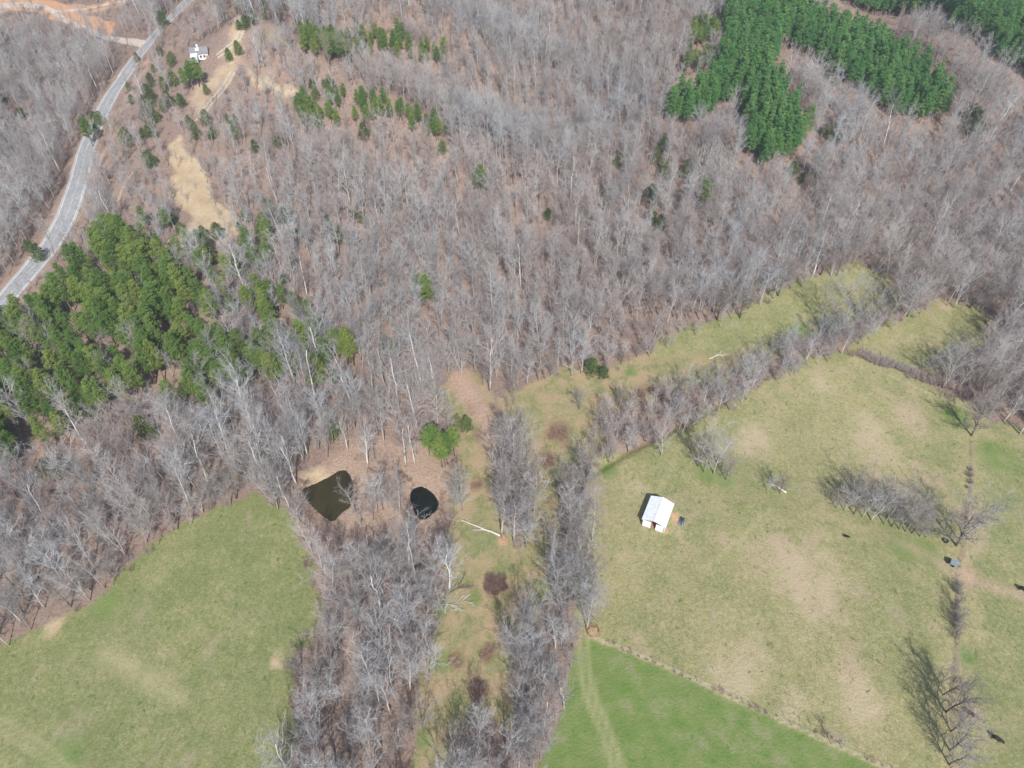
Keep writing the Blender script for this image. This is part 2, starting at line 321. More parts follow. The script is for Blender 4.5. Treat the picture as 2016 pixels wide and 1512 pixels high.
def ground_mat():
    m, t, b = newmat('ground_surface', .95); N = t.nodes.new; L = t.links.new
    b.inputs['Specular IOR Level'].default_value = .05
    tc = N('ShaderNodeTexCoord')
    def noise(scale, detail=5, rough=.6, stretch=None):
        n = N('ShaderNodeTexNoise'); n.inputs['Scale'].default_value = scale; n.inputs['Detail'].default_value = detail; n.inputs['Roughness'].default_value = rough
        if stretch:
            mp = N('ShaderNodeMapping'); mp.inputs['Scale'].default_value = stretch[0]; mp.inputs['Rotation'].default_value = (0, 0, stretch[1])
            L(tc.outputs['Object'], mp.inputs[0]); L(mp.outputs[0], n.inputs[0])
        else: L(tc.outputs['Object'], n.inputs[0])
        return n.outputs[0]
    def ramp(fac, stops):
        r = N('ShaderNodeValToRGB'); e = r.color_ramp.elements
        e[0].position, e[0].color = stops[0][0], rgba(stops[0][1]); e[1].position, e[1].color = stops[-1][0], rgba(stops[-1][1])
        for p, c in stops[1:-1]:
            k = e.new(p); k.color = rgba(c)
        L(fac, r.inputs[0]); return r.outputs[0]
    def math_(op, a, b_=None, c=None, clamp=False):
        n = N('ShaderNodeMath'); n.operation = op; n.use_clamp = clamp
        for i, x in enumerate((a, b_, c)):
            if x is None: continue
            if isinstance(x, (int, float)): n.inputs[i].default_value = x
            else: L(x, n.inputs[i])
        return n.outputs[0]
    def mix(fac, a, c):
        n = N('ShaderNodeMix'); n.data_type = 'RGBA'; L(fac, n.inputs[0])
        for i, x in ((6, a), (7, c)):
            if isinstance(x, tuple): n.inputs[i].default_value = rgba(x)
            else: L(x, n.inputs[i])
        return n.outputs[2]
    def attr(name):
        a = N('ShaderNodeAttribute'); a.attribute_name = name; s = N('ShaderNodeSeparateColor'); L(a.outputs['Color'], s.inputs[0]); return s.outputs
    fine = noise(1.6, 6, .75); mid = noise(.22, 5, .6); big = noise(.035, 4, .55); vfine = noise(5, 4, .8)
    tuft = noise(1.1, 6, .85, ((1, .75, 1), .5))
    big2 = noise(.06, 5, .65, ((1, .6, 1), .8))
    def edge(mask, amt=.35, n=fine):      # breaks a mask edge up with noise
        x = math_('MULTIPLY_ADD', n, amt*2, math_('SUBTRACT', mask, .5+amt))
        return math_('MULTIPLY_ADD', x, 3.0, .5, clamp=True)
    A = attr('zoneA'); B = attr('zoneB'); Cc = attr('zoneC'); Dd = attr('zoneD')
    # leaf litter on the forest floor
    lit = ramp(fine, [(.25, (.11,.075,.060)), (.45, (.225,.158,.127)), (.6, (.33,.24,.195)), (.8, (.46,.355,.30))])
    lit = mix(math_('MULTIPLY', math_('SUBTRACT', mid, .45, clamp=True), 2.5, clamp=True), lit, (.26,.205,.17))
    lit = mix(math_('MULTIPLY', math_('SUBTRACT', big, .5, clamp=True), 3., clamp=True), lit, (.34,.235,.175))
    # pasture: green and dry grass in patches and tufts
    gsel = math_('ADD', math_('MULTIPLY', mid, .55), math_('ADD', math_('MULTIPLY', big2, .75), math_('MULTIPLY', tuft, .5)))
    dry = math_('MULTIPLY_ADD', Cc[2], .36, math_('ADD', gsel, -.62))
    dryc = math_('MULTIPLY_ADD', math_('SUBTRACT', dry, .42), 2.6, .38, clamp=True)
    green = ramp(tuft, [(.28, (.12,.155,.05)), (.5, (.19,.21,.082)), (.75, (.265,.275,.125))])
    tan = ramp(tuft, [(.25, (.20,.185,.08)), (.5, (.305,.28,.135)), (.75, (.45,.385,.215))])
    grain = noise(2.6, 3, .8)
    past = mix(dryc, green, tan)
    past = mix(math_('MULTIPLY_ADD', grain, 5, -2.75, clamp=True), past, mix(dryc, (.30,.30,.16), (.52,.45,.29)))
    past = mix(math_('MULTIPLY_ADD', grain, -5, 2.15, clamp=True), past, mix(dryc, (.09,.12,.04), (.21,.175,.09)))
    past = mix(math_('MULTIPLY_ADD', noise(.13, 6, .7, ((1, .5, 1), .5)), 5, -2.9, clamp=True), past, (.36,.30,.215))
    past = mix(math_('MULTIPLY', math_('MULTIPLY_ADD', noise(.09, 6, .7, ((1, .8, 1), 2.1)), 5, -2.95, clamp=True), .7), past, (.14,.20,.06))
    pk = math_('MULTIPLY_ADD', math_('MULTIPLY_ADD', noise(.05, 6, .7), 1, math_('MULTIPLY', fine, .25)), 9, -5.95, clamp=True)
    past = mix(math_('MULTIPLY', pk, Cc[2], clamp=True), past, ramp(vfine, [(.3, (.34,.25,.165)), (.7, (.50,.39,.28))]))
    past = mix(math_('MULTIPLY', math_('MULTIPLY_ADD', math_('ADD', Dd[0], math_('ADD', math_('MULTIPLY', noise(.3, 6, .8), 1.1), math_('MULTIPLY', grain, .7))), 3.2, -3.35, clamp=True), .85), past, ramp(vfine, [(.3, (.34,.275,.165)), (.7, (.55,.455,.31))]))
    dk = math_('MULTIPLY_ADD', noise(.8, 2, .5, ((1, .7, 1), .4)), 14, -9.2, clamp=True)
    past = mix(math_('MULTIPLY', dk, .6), past, (.075,.125,.04))
    # bright green field
    bg = ramp(mid, [(.3, (.105,.19,.035)), (.5, (.16,.22,.06)), (.72, (.235,.26,.105))])
    bg = mix(math_('MULTIPLY_ADD', tuft, 1.5, -.55, clamp=True), bg, (.19,.23,.10))
    bg = mix(math_('MULTIPLY_ADD', noise(.11, 6, .75), 6, -3.3, clamp=True), bg, (.25,.245,.135))
    bg = mix(math_('MULTIPLY', dk, .5), bg, (.07,.14,.03))
    bg = mix(math_('MULTIPLY_ADD', grain, 4, -2.3, clamp=True), bg, (.24,.28,.12))
    bg = mix(math_('MULTIPLY_ADD', grain, -4, 1.65, clamp=True), bg, (.07,.12,.025))
    # rough meadow
    me_ = ramp(math_('ADD', math_('MULTIPLY', mid, .6), math_('MULTIPLY', tuft, .45)), [(.36, (.15,.18,.065)), (.45, (.24,.225,.105)), (.54, (.37,.285,.165)), (.66, (.38,.27,.18)), (.76, (.22,.145,.10))])
    me_ = mix(math_('MULTIPLY_ADD', noise(.07, 6, .7), 5, -2.3, clamp=True), me_, ramp(tuft, [(.3, (.13,.17,.06)), (.6, (.23,.25,.11))]))
    streak = noise(1.6, 6, .85, ((1, .3, 1), 0))
    me_ = mix(math_('MULTIPLY_ADD', streak, 6, -3.3, clamp=True), me_, (.46,.37,.25))
    me_ = mix(math_('MULTIPLY_ADD', streak, -6, 2.5, clamp=True), me_, (.15,.115,.075))
    col = lit
    bank = ramp(fine, [(.3, (.23,.155,.115)), (.5, (.37,.265,.20)), (.75, (.50,.385,.29))])
    col = mix(edge(Cc[1], .3, mid), col, bank)
    col = mix(edge(A[1], .2), col, me_)
    col = mix(edge(A[0], .25), col, past)
    col = mix(edge(A[2], .15), col, bg)
    col = mix(edge(B[1], .4, mid), col, ramp(math_('MULTIPLY_ADD', mid, .5, math_('MULTIPLY', fine, .5)), [(.3, (.30,.22,.14)), (.5, (.45,.345,.225)), (.75, (.60,.48,.33))]))
    col = mix(edge(B[2], .4, mid), col, ramp(fine, [(.3, (.12,.07,.045)), (.6, (.24,.15,.10)), (.8, (.32,.22,.15))]))
    col = mix(edge(B[0], .3), col, ramp(fine, [(.3, (.40,.20,.11)), (.5, (.55,.32,.19)), (.75, (.62,.42,.28))]))
    col = mix(edge(Cc[0], .3), col, ramp(fine, [(.3, (.36,.31,.22)), (.7, (.52,.46,.36))]))
    brk = math_('MULTIPLY_ADD', fine, 1.6, .1, clamp=True)
    col = mix(math_('MULTIPLY', Dd[1], brk, clamp=True), col, (.42,.37,.21))
    col = mix(math_('MULTIPLY', Dd[2], brk, clamp=True), col, ramp(fine, [(.3, (.36,.235,.17)), (.7, (.54,.39,.30))]))
    L(col, b.inputs['Base Color'])
    bp = N('ShaderNodeBump'); bp.inputs['Strength'].default_value = .6; bp.inputs['Distance'].default_value = .5; L(fine, bp.inputs['Height']); L(bp.outputs[0], b.inputs['Normal'])
    return m

# ------------------------------------------------------------------ ground sheet
def axis(a, b, step, far, grow=1.18):
    mid = list(np.arange(a, b+step, step)); lo = []; x = a; s = step
    while x > far[0]: s *= grow; x -= s; lo.append(x)
    hi = []; x = mid[-1]; s = step
    while x < far[1]: s *= grow; x += s; hi.append(x)
    return np.array(lo[::-1]+mid+hi)
gx = axis(-270, 270, .85, (-2500, 2500)); gy = axis(-10, 450, .85, (-1500, 4000))
GX, GY = np.meshgrid(gx, gy); X = GX.ravel(); Y = GY.ravel()
PW1, PW2 = .5, .5
Z = H(X, Y)
def pz(P): return float(H(np.array([P[:, 0].mean()]), np.array([P[:, 1].mean()]))[0])-.45
z1, z2 = pz(pond1), pz(pond2)
for P, zz in ((pond1, z1), (pond2, z2)):
    d, _ = seg_dist(X, Y, np.vstack([P, P[:1]])); ins = inside(X, Y, P)
    sd = np.where(ins, d, -d); f = np.clip((sd+3.5)/4.2, 0, 1)
    Z = np.where(sd > -3.5, Z*(1-f)+np.minimum(Z, zz-.05-np.clip(sd, 0, 3)*.5)*f, Z)
mZ = (Y > 60) & (Y < 260) & (np.abs(X) < 120)
d, _ = seg_dist(X[mZ], Y[mZ], LW['creek']); Z[mZ] -= 1.0*np.exp(-(d/1.3)**2)
nx, ny = len(gx), len(gy)
i0 = (np.arange(ny-1)[:, None]*nx+np.arange(nx-1)[None]).ravel()
gm = npmesh('ground', np.stack([X, Y, Z], 1), np.stack([i0, i0+1, i0+nx+1, i0+nx], 1), [ground_mat()], None, True)
msk = {k: near(X, Y, W[k], s, dict(right=3.5, farright=3, bright=.4, corridor=4, triangle=3, trail=2, left=1.5).get(k, 0), .12 if k == 'bright' else 1.0) for k, s in dict(left=1.5, right=1.2, farright=1.2, bright=.5, corridor=2.5, triangle=1.5, trail=2.0, pondbank=5, clearing=2.5, houseclear=4, pathclear=2.5, ridgeclear=4, dirt1=2.5, verge=2.5).items()}
nz = bumps(X*3.1, Y*2.7)/3; nz2 = bumps(X*1.3+40, Y*1.7)/3
def spot(u, v, r):     # soft round patch, metres
    x, y, _ = gp(u, v); return np.clip(1.3-np.hypot(X-x, (Y-y)*.8)/r, 0, 1)
mx = np.maximum
pasture = mx(mx(msk['left'], msk['right']), mx(msk['farright'], msk['triangle']))
pasture = mx(pasture, msk['corridor']*np.clip(sstep(150, 172, Y)+.0, 0, 1))
meadow = mx(mx(msk['trail'], msk['corridor']), msk['ridgeclear']*.5)
brightm = msk['bright']
for (u, v, r) in ((1880, 820, 7), (1960, 900, 9), (1780, 1078, 5), (1825, 1085, 5), (1580, 650, 4), (1245, 733, 3), (1183, 767, 2.2), (1200, 925, 4), (1390, 935, 5), (1430, 945, 4), (1900, 1290, 4), (865, 1200, 3.5), (935, 1180, 3), (868, 1300, 4), (835, 1455, 3), (120, 1500, 7), (210, 1190, 5)):
    brightm = mx(brightm, spot(u, v, r)*.62)
LW['lefttrack'] = wpoly([(-60,1405),(0,1428),(60,1462),(100,1490),(150,1540)])
def rut(P, off, wd, soft=.35):
    T = np.gradient(P, axis=0); T /= np.linalg.norm(T, axis=1)[:, None]; N_ = np.stack([-T[:, 1], T[:, 0]], 1)
    return band(X, Y, P+N_*off, wd, soft)
straw = mx(msk['clearing'], mx(msk['pathclear']*.9, msk['houseclear']*.55)); 
for k, wd in (('fence1', 1.1), ('fence3', .7)): straw = mx(straw, band(X, Y, LW[k], wd, .7)*.75)
pale = np.zeros(X.shape)
for off in (-.85, .85): pale = mx(pale, rut(LW['fieldtrack'], off, .5, .8)*.95); pale = mx(pale, rut(LW['lefttrack'], off, .3, .9)*.8)
pale = mx(pale, band(X, Y, wpoly([(208,1288),(250,1312),(300,1342),(350,1372)]), 2.2, 2.5)*.75)
for k in ('fence1', 'fence2', 'fence3'): pale = mx(pale, band(X, Y, LW[k], .5, .7)*.8)
for u0, v0, u1, v1 in ((1240,1130,1275,990),(1260,1010,1330,905),(1385,1120,1520,1000)): pale = mx(pale, band(X, Y, wpoly([(u0, v0), ((u0+u1)/2+8, (v0+v1)/2), (u1, v1)]), .6, .9)*.5)
for (u, v, r) in ((545, 1300, 2.5), (105, 1237, 3), (1860, 605, 4), (620, 945, 5)): straw = mx(straw, spot(u, v, r)*.62)
dirt = msk['dirt1']*1.0; sandy = band(X, Y, LW['sandy'], 4.5, 2.5)
ft = LW['farmtrack']; fade = np.clip((X-gp(1600, 1020)[0])/35, 0, 1)
pink = mx(sandy*.9, band(X, Y, ft, 1.6, 1.6)*fade*.9); pink = mx(pink, band(X, Y, ft, .6, 1.2)*.35)
pink = mx(pink, spot(1905, 1135, 3.5)*.7); dirt = mx(dirt, .0*mx(rut(ft, -.9, .6, .7), rut(ft, .9, .5, .7))*(.40+.32*fade)); bank0 = band(X, Y, ft, 2.6, 1.5)*fade*.5
for (u, v, r) in ((1905, 1135, 2), (290, 710, 3), (340, 680, 2), (480, 730, 2), (990, 1065, 2), (1330, 1020, 2.5), (1310, 1045, 1.5), (1115, 980, 3), (1112, 965, 3), (300, 590, 3), (75, 900, 3), (175, 690, 3)): dirt = mx(dirt, spot(u, v, r)*.6)
bram = np.zeros(X.shape)
for (u, v, r) in ((975, 1150, 4), (940, 1365, 3.5), (960, 1285, 3), (900, 1300, 3), (1100, 850, 6), (1060, 950, 4), (1300, 775, 5), (935, 800, 4), (945, 860, 3), (940, 950, 3), (1260, 775, 4), (1075, 905, 4)): bram = mx(bram, spot(u, v, r)*.62)
bram = mx(bram, band(X, Y, LW['creek'], 2.5, 3)*.62); bram = bram
for k in ('fence2', 'brush3'): bram = mx(bram, band(X, Y, LW[k], 1.2, .9)*.78)
gravel = np.zeros(X.shape)
for k in ('drive', 'drive2'):
    for off in (-.9, .9): gravel = mx(gravel, rut(LW[k], off, .9, .6))
gravel = mx(gravel, rut(LW['oldtrack'], 0, 1.2, .8)*.8)
bank = mx(msk['pondbank'], band(X, Y, LW['sandy'], 7, 5))*.8; bank = mx(bank, mx(msk['verge'], band(X, Y, LW['road'], 15, 3)*.8)*.75)
bank = mx(bank, msk['left']*0); bank = mx(bank, mx(msk['houseclear'], .0)*.8)
edgeb = np.zeros(X.shape)
for k in ('left', 'right', 'farright'):
    edgeb = mx(edgeb, band(X, Y, np.vstack([W[k], W[k][:1]]), 2.0, 2.0)*.42)
bank = mx(bank, edgeb)
pasture = pasture*(1-.7*bank0); bank = mx(bank, bank0*1.2)
meadow = meadow*(1-.9*sandy); pasture = pasture*(1-.9*sandy); bank = mx(bank, sandy*1.1)
up_ = msk['trail']*sstep(128, 150, Y)*.85; bank = mx(bank, up_); meadow = meadow*(1-.35*msk['trail']*sstep(128, 150, Y))
pk2 = np.zeros(X.shape)
dryn = .62*msk['right']+.35*msk['farright']+.75*msk['triangle']+.5*msk['corridor']+.12*msk['left']
for (u, v, r, a) in ((1720, 860, 14, .5), (1640, 860, 7, .3), (1500, 860, 7, .45), (1540, 1110, 12, .4), (1250, 960, 8, .3), (1230, 1100, 8, .25), (1480, 1250, 16, .25), (1700, 1380, 10, .3), (1440, 1310, 9, .35), (1610, 760, 10, .3), (1200, 1150, 8, .2)):
    dryn = dryn+spot(u, v, r)*a
for (u, v, r, a) in ((1705,880,9,.7),(1720,840,7,.6),(1790,830,7,.6),(1745,900,7,.55),(1495,862,6,.7),(1470,880,5,.5),(1545,1100,9,.6),(1620,1120,8,.45),(1590,1150,9,.4),(1660,930,6,.5),(1430,1320,7,.5),(1700,1385,6,.4),(1740,955,6,.35),(1250,960,5,.35),(1600,1190,9,.3),(1470,1290,7,.4),(1240,1110,5,.3),(1330,1040,4,.3),(1620,755,5,.4),(300,1335,4,.5),(260,1310,3.5,.4),(340,1370,4,.35),(560,1300,3,.4),(1450,1330,5,.5),(1560,1390,5,.35)):
    pk2 = mx(pk2, spot(u, v, r)*a*(.75+.5*np.clip(nz+nz2, -1, 1)))
dryn = np.clip(dryn, 0, 1)
def setattr_(name, r, g, b_):
    a = gm.color_attributes.new(name, 'FLOAT_COLOR', 'POINT'); a.data.foreach_set('color', np.stack([r, g, b_, np.ones_like(r)], 1).astype(np.float32).ravel())
setattr_('zoneD', pk2, pale, pink); setattr_('zoneA', pasture, meadow, brightm); setattr_('zoneB', dirt, straw, bram); setattr_('zoneC', gravel, bank, dryn)
tag(link('ground', gm), kind='structure')

# ------------------------------------------------------------------ roads and water
def ribbon(name, P, width, lift, mat, edge_noise=0.0):
    T = np.gradient(P, axis=0); T /= np.linalg.norm(T, axis=1)[:, None]; N_ = np.stack([-T[:, 1], T[:, 0]], 1)
    k = max(3, int(width/.7)+1); off = np.linspace(-.5, .5, k)*width
    # resample
    s = np.concatenate([[0], np.cumsum(np.linalg.norm(np.diff(P, axis=0), axis=1))]); n = int(s[-1]/.7)+2; ss = np.linspace(0, s[-1], n)
    Pc = np.stack([np.interp(ss, s, P[:, 0]), np.interp(ss, s, P[:, 1])], 1); Nc = np.stack([np.interp(ss, s, N_[:, 0]), np.interp(ss, s, N_[:, 1])], 1)
    wob = 1+edge_noise*(np.sin(ss*.9)+np.sin(ss*2.3+1))*.5
    V = Pc[:, None]+Nc[:, None]*off[None, :, None]*wob[:, None, None]; xs = V[..., 0]; ys = V[..., 1]
    zc = H(Pc[:, 0], Pc[:, 1]); zs = np.maximum(H(xs, ys), 0*xs+H(xs, ys))+lift
    me = npmesh(name, np.stack([xs, ys, zs], -1).reshape(-1, 3), np.stack([(np.arange(n-1)[:, None]*k+np.arange(k-1)[None]).ravel()+d for d in (0, 1, k+1, k)], 1), [mat], None, True)
    uv = me.uv_layers.new(name='UVMap'); li = np.zeros(len(me.loops), np.int32); me.loops.foreach_get('vertex_index', li)
    U = np.stack([np.broadcast_to((off/width+.5)[None], (n, k)), np.broadcast_to(ss[:, None], (n, k))], -1).reshape(-1, 2)
    uv.data.foreach_set('uv', U[li].astype(np.float32).ravel())
    return tag(link(name, me), kind='structure')
def road_mat():
    m, t, b = newmat('worn_asphalt', .85); N = t.nodes.new; L = t.links.new
    tc = N('ShaderNodeTexCoord'); sx = N('ShaderNodeSeparateXYZ'); L(tc.outputs['UV'], sx.inputs[0])
    no = N('ShaderNodeTexNoise'); no.inputs['Scale'].default_value = .8; no.inputs['Detail'].default_value = 6; L(tc.outputs['Object'], no.inputs[0])
    r = N('ShaderNodeValToRGB'); e = r.color_ramp.elements; e[0].position = .3; e[0].color = (.25,.25,.255,1); e[1].position = .7; e[1].color = (.36,.365,.375,1); L(no.outputs[0], r.inputs[0])
    pr = N('ShaderNodeValToRGB'); pr.color_ramp.interpolation = 'LINEAR'; e = pr.color_ramp.elements   # wheel lanes, centre and edge lines
    e[0].position = 0; e[0].color = (.3,.3,.3,1); e[1].position = 1; e[1].color = (.3,.3,.3,1)
    for p, v in ((.10,.3),(.115,1),(.135,1),(.15,0),(.485,0),(.492,.7),(.508,.7),(.515,0),(.85,0),(.865,1),(.885,1),(.90,.3)):
        k = e.new(p); k.color = (v, v, v, 1)
    L(sx.outputs[0], pr.inputs[0])
    mx_ = N('ShaderNodeMix'); mx_.data_type = 'RGBA'; L(pr.outputs[0], mx_.inputs[0]); L(r.outputs[0], mx_.inputs[6]); mx_.inputs[7].default_value = (.58,.57,.54,1); L(mx_.outputs[2], b.inputs['Base Color'])
    return m
ribbon('asphalt_road', LW['road'], 9.2, .12, road_mat())
gravelm = varmat('pale_gravel', (.42,.34,.27), (.62,.55,.48), .7)
ribbon('dirt_road', LW['dirtroad'], 4.2, .10, gravelm, .12)
ribbon('dirt_road_branch', LW['dirtbranch'], 2.4, .13, gravelm, .15)
def pond(name, P, z, mat):
    c = P.mean(0); n = len(P); V = np.vstack([np.column_stack([c+(P-c)*1.02, np.full(n, z)]), [[c[0], c[1], z]]])
    f = np.array([(i, (i+1) % n, n) for i in range(n)]); return tag(link(name, npmesh(name, V, f, [mat])), kind='structure')
pond('brown_pond_water', pond1, z1, water_mat('brown_water', (.036,.030,.011), (.048,.040,.016), .08))
pond('dark_pond_water', pond2, z2, water_mat('dark_water', (.006,.009,.006), (.010,.013,.009), .3))

# ------------------------------------------------------------------ tree builders
def unit(v): return v/(np.linalg.norm(v)+1e-9)
def bare_tree(seed, Ht, cr, base=.35, tr=.2, spread=.6, nlimb=16, ntw=9, twl=1.5, twd=.045, multi=1, wander=.25):
    """bare broadleaf: returns (trunk MB, crown MB)"""
    rs = np.random.default_rng(seed); T = MB(); K = MB(); TP, TQ, TW = [], [], []
    stems = []
    for s_ in range(multi):
        a = rs.random()*6.28; lean = (0.04 if multi == 1 else .22)*Ht*rs.random()
        n = 8; z = np.linspace(0, 1, n); wob = np.cumsum(rs.normal(0, wander, (n, 2)), 0)*z[:, None]
        pts = np.column_stack([np.cos(a)*lean*z**1.3+wob[:, 0], np.sin(a)*lean*z**1.3+wob[:, 1], z*Ht*(.86+.1*rs.random())])
        pts[0, 2] = -.4; r = tr*(1 if multi == 1 else .7)*(1-z*.85)+.02; T.tube(pts, r, 5); stems.append((pts, r))
    for pts, r in stems:
        nl = max(4, nlimb//multi)
        for i in range(nl):
            f = base+(.98-base)*((i+rs.random()*.8)/nl); k = f*(len(pts)-1); i0 = int(k); t = k-i0
            p = pts[i0]*(1-t)+pts[min(i0+1, len(pts)-1)]*t; rr = np.interp(k, range(len(r)), r)
            a = i*2.4+rs.random()*1.2; L = cr*(.55+.6*math.sin(math.pi*min(1, (1-(f-base)/(1-base))*.75+.25)))*(.75+.5*rs.random())
            up = spread+.9*(f-base)+rs.random()*.3
            d = unit(np.array([math.cos(a), math.sin(a), up])); q = [p]; n = 5
            for j in range(n-1):
                d = unit(d+np.array([0, 0, .10])+rs.normal(0, .17, 3)); q.append(q[-1]+d*L/(n-1)*1.15)
            q = np.array(q); K.tube(q, np.linspace(rr*.55, .028, n), 4, cap=False)
            for b in range(5):
                k2 = .6+b*.75+rs.random()*.3; j0 = min(int(k2), n-2); p2 = q[j0]*(1-(k2-j0))+q[j0+1]*(k2-j0)
                dd = unit(q[j0+1]-q[j0]); d2 = unit(dd+rs.normal(0, .62, 3)+np.array([0, 0, .22])); L2 = L*(.52-.05*b)*(.7+.6*rs.random())
                m1 = p2+d2*L2*.5; d3 = unit(d2+rs.normal(0, .3, 3)+np.array([0, 0, .15])); m2 = m1+d3*L2*.5
                K.tube(np.array([p2, m1, m2]), [rr*.2+.014, .026, .013], 3, cap=False)
                for g in range(ntw):
                    s_ = rs.random(); o = (p2*(1-2*s_)+m1*2*s_) if s_ < .5 else (m1*(2-2*s_)+m2*(2*s_-1))
                    d4 = unit(d3+rs.normal(0, .75, 3)+np.array([0, 0, .25])); L4 = twl*(.5+rs.random())
                    e = o+d4*L4; TP.append(o); TQ.append(e); TW.append(twd)
                    e2 = o+d4*L4*.4; TP.append(e2); TQ.append(e2+unit(d4+rs.normal(0, .6, 3))*L4*.6); TW.append(twd*.7)
    K.slivers(np.array(TP), np.array(TQ), np.array(TW))
    return T, K
def pine(seed, Ht, cr, base=.35, nb=46, tufts=26, size=.75, conic=.5, tr=.2, asp=.26):
    rs = np.random.default_rng(seed); T = MB(); K = MB(); z = np.linspace(0, 1, 7)
    pts = np.column_stack([np.cumsum(rs.normal(0, .12, 7))*z, np.cumsum(rs.normal(0, .12, 7))*z, z*Ht]); pts[0, 2] = -.4
    T.tube(pts, tr*(1-z*.85)+.02, 5); LP = []
    for i in range(nb):
        f = base+(1-base)*(i+rs.random())/nb; p = np.array([np.interp(f, z, pts[:, 0]), np.interp(f, z, pts[:, 1]), f*Ht])
        s = (f-base)/(1-base); prof = (1-s)**conic*(min(1, .45+s*2.2)); L = cr*prof*(.65+.55*rs.random())+.25
        a = i*2.4+rs.random(); d = unit(np.array([math.cos(a), math.sin(a), .15+.5*s+rs.normal(0, .1)])); e = p+d*L
        T.tube(np.array([p, p+d*L*.6, e]), [.06, .04, .015], 3, cap=False)
        nclump = 2 if L > 1.2 else 1
        for c in range(nclump):
            cpt = p+d*L*(1-.42*c)+rs.normal(0, .15, 3); rad = (.28*L+.30)*(1-.2*c)
            o = rs.normal(size=(tufts, 3)); o /= np.linalg.norm(o, axis=1)[:, None]; o *= (rs.random((tufts, 1))**.4)*rad; o[:, 2] *= .6
            LP.append(cpt+o)
    K.leaves(np.vstack(LP), size, up=.9, asp=asp)
    return T, K
def cedar(seed, Ht, cr, n=1100):
    rs = np.random.default_rng(seed); T = MB(); K = MB()
    T.tube([(0, 0, -.3), (0, 0, Ht*.5), (0, 0, Ht*.95)], [.14, .09, .02], 5)
    lob = [(rs.random()*6.28, .15+.8*rs.random(), .75+.5*rs.random()) for _ in range(9)]
    s = rs.random(n)**.8; a = rs.random(n)*6.28; prof = (1-s)**.5*np.minimum(1, .45+s*4)
    bump = 1+.25*np.sin(a*3+s*9)+.15*np.sin(a*7-s*14); r = cr*prof*bump*(rs.random(n)**.3)
    P = np.column_stack([np.cos(a)*r, np.sin(a)*r, .3+s*(Ht-.3)]); K.leaves(P, .5, up=1.0, asp=.45)
    return T, K
def shrub(seed, Ht, cr, n=170, wd=.05, arch=.4):
    rs = np.random.default_rng(seed); K = MB(); P = []; Q = []; Wd = []
    for i in range(n):
        a = rs.random()*6.28; r0 = cr*.45*rs.random()**.5; p = np.array([math.cos(a)*r0, math.sin(a)*r0, -.1]); d = unit(np.array([math.cos(a)*rs.random(), math.sin(a)*rs.random(), 1.1]))
        L = Ht*(.6+.5*rs.random()); m = p+d*L*.6; d2 = unit(d+rs.normal(0, arch, 3)); e = m+d2*L*.5
        P += [p, m]; Q += [m, e]; Wd += [wd*1.2, wd]
        for k in range(4):
            o = p+(m-p)*(.3+.7*rs.random()); P.append(o); Q.append(o+unit(d+rs.normal(0, .7, 3))*L*.4); Wd.append(wd*.8)
    K.slivers(np.array(P), np.array(Q), np.array(Wd)); return K
FORMS = {}
def form(kind, TK, tm, cm):
    t, k = TK; a = t.mesh('trunk', M[tm], True); b = k.mesh('crown', M[cm]); FORMS.setdefault(kind, []).append((a, b))
for i in range(6):   # forest form: tall, slender, crown high
    form('forest', bare_tree(100+i, 13.2+1.9*(i % 3), 2.8+.4*(i % 2), base=.38, tr=.125+.02*(i % 3), spread=.85, nlimb=13, ntw=8, twl=1.5, twd=.031), 'bark', 'twig')
for i in range(4):   # edge form: wide crown
    form('open', bare_tree(200+i, 14.5+1.5*(i % 3), 4.9, base=.22, tr=.2, spread=.65, nlimb=17, ntw=10, twl=1.5, twd=.033, multi=1+(i % 2)), 'bark', 'twig')
for i in range(3):
    form('sycamore', bare_tree(300+i, 19, 4.6, base=.3, tr=.27, spread=.8, nlimb=16, ntw=7, twl=1.5, twd=.036), 'white_bark', 'twig')
for i in range(2):
    form('dark', bare_tree(400+i, 12, 4.2, base=.16, tr=.22, spread=.6, nlimb=21, ntw=11, twl=1.5, twd=.034, multi=1), 'dark_bark', 'dark_twig')
for i in range(5): form('pine', pine(500+i, 12.5+1.3*(i % 3), 2.4, base=.36, conic=.5, nb=44, tufts=46, size=.55), 'pine_bark', 'needles')
for i in range(4): form('plantation', pine(600+i, 13+.8*(i % 2), 2.0, base=.25, conic=.8, nb=40, tufts=38, size=.6, tr=.12), 'pine_bark', 'plant_needles')
for i in range(3): form('cedar', cedar(700+i, 5.6, 2.3), 'pine_bark', 'cedar')
M_shrub = {}
SAP = []
for i in range(4):
    t, k = bare_tree(800+i, 7, 1.5, base=.2, tr=.06, spread=1.3, nlimb=8, ntw=4, twl=1.1, twd=.035); k.v += []; mb = MB()
    for src in (t, k):
        V = np.vstack(src.v); f3 = np.vstack(src.f3) if src.f3 else []; f4 = np.vstack(src.f4) if src.f4 else []; mb.add(V, f3, f4)
    SAP.append(mb.mesh('sapling', M['brush']))
for i in range(3): SAP.append(shrub(820+i, 2.6, 1.6, 60, .045).mesh('bush', M['brush']))

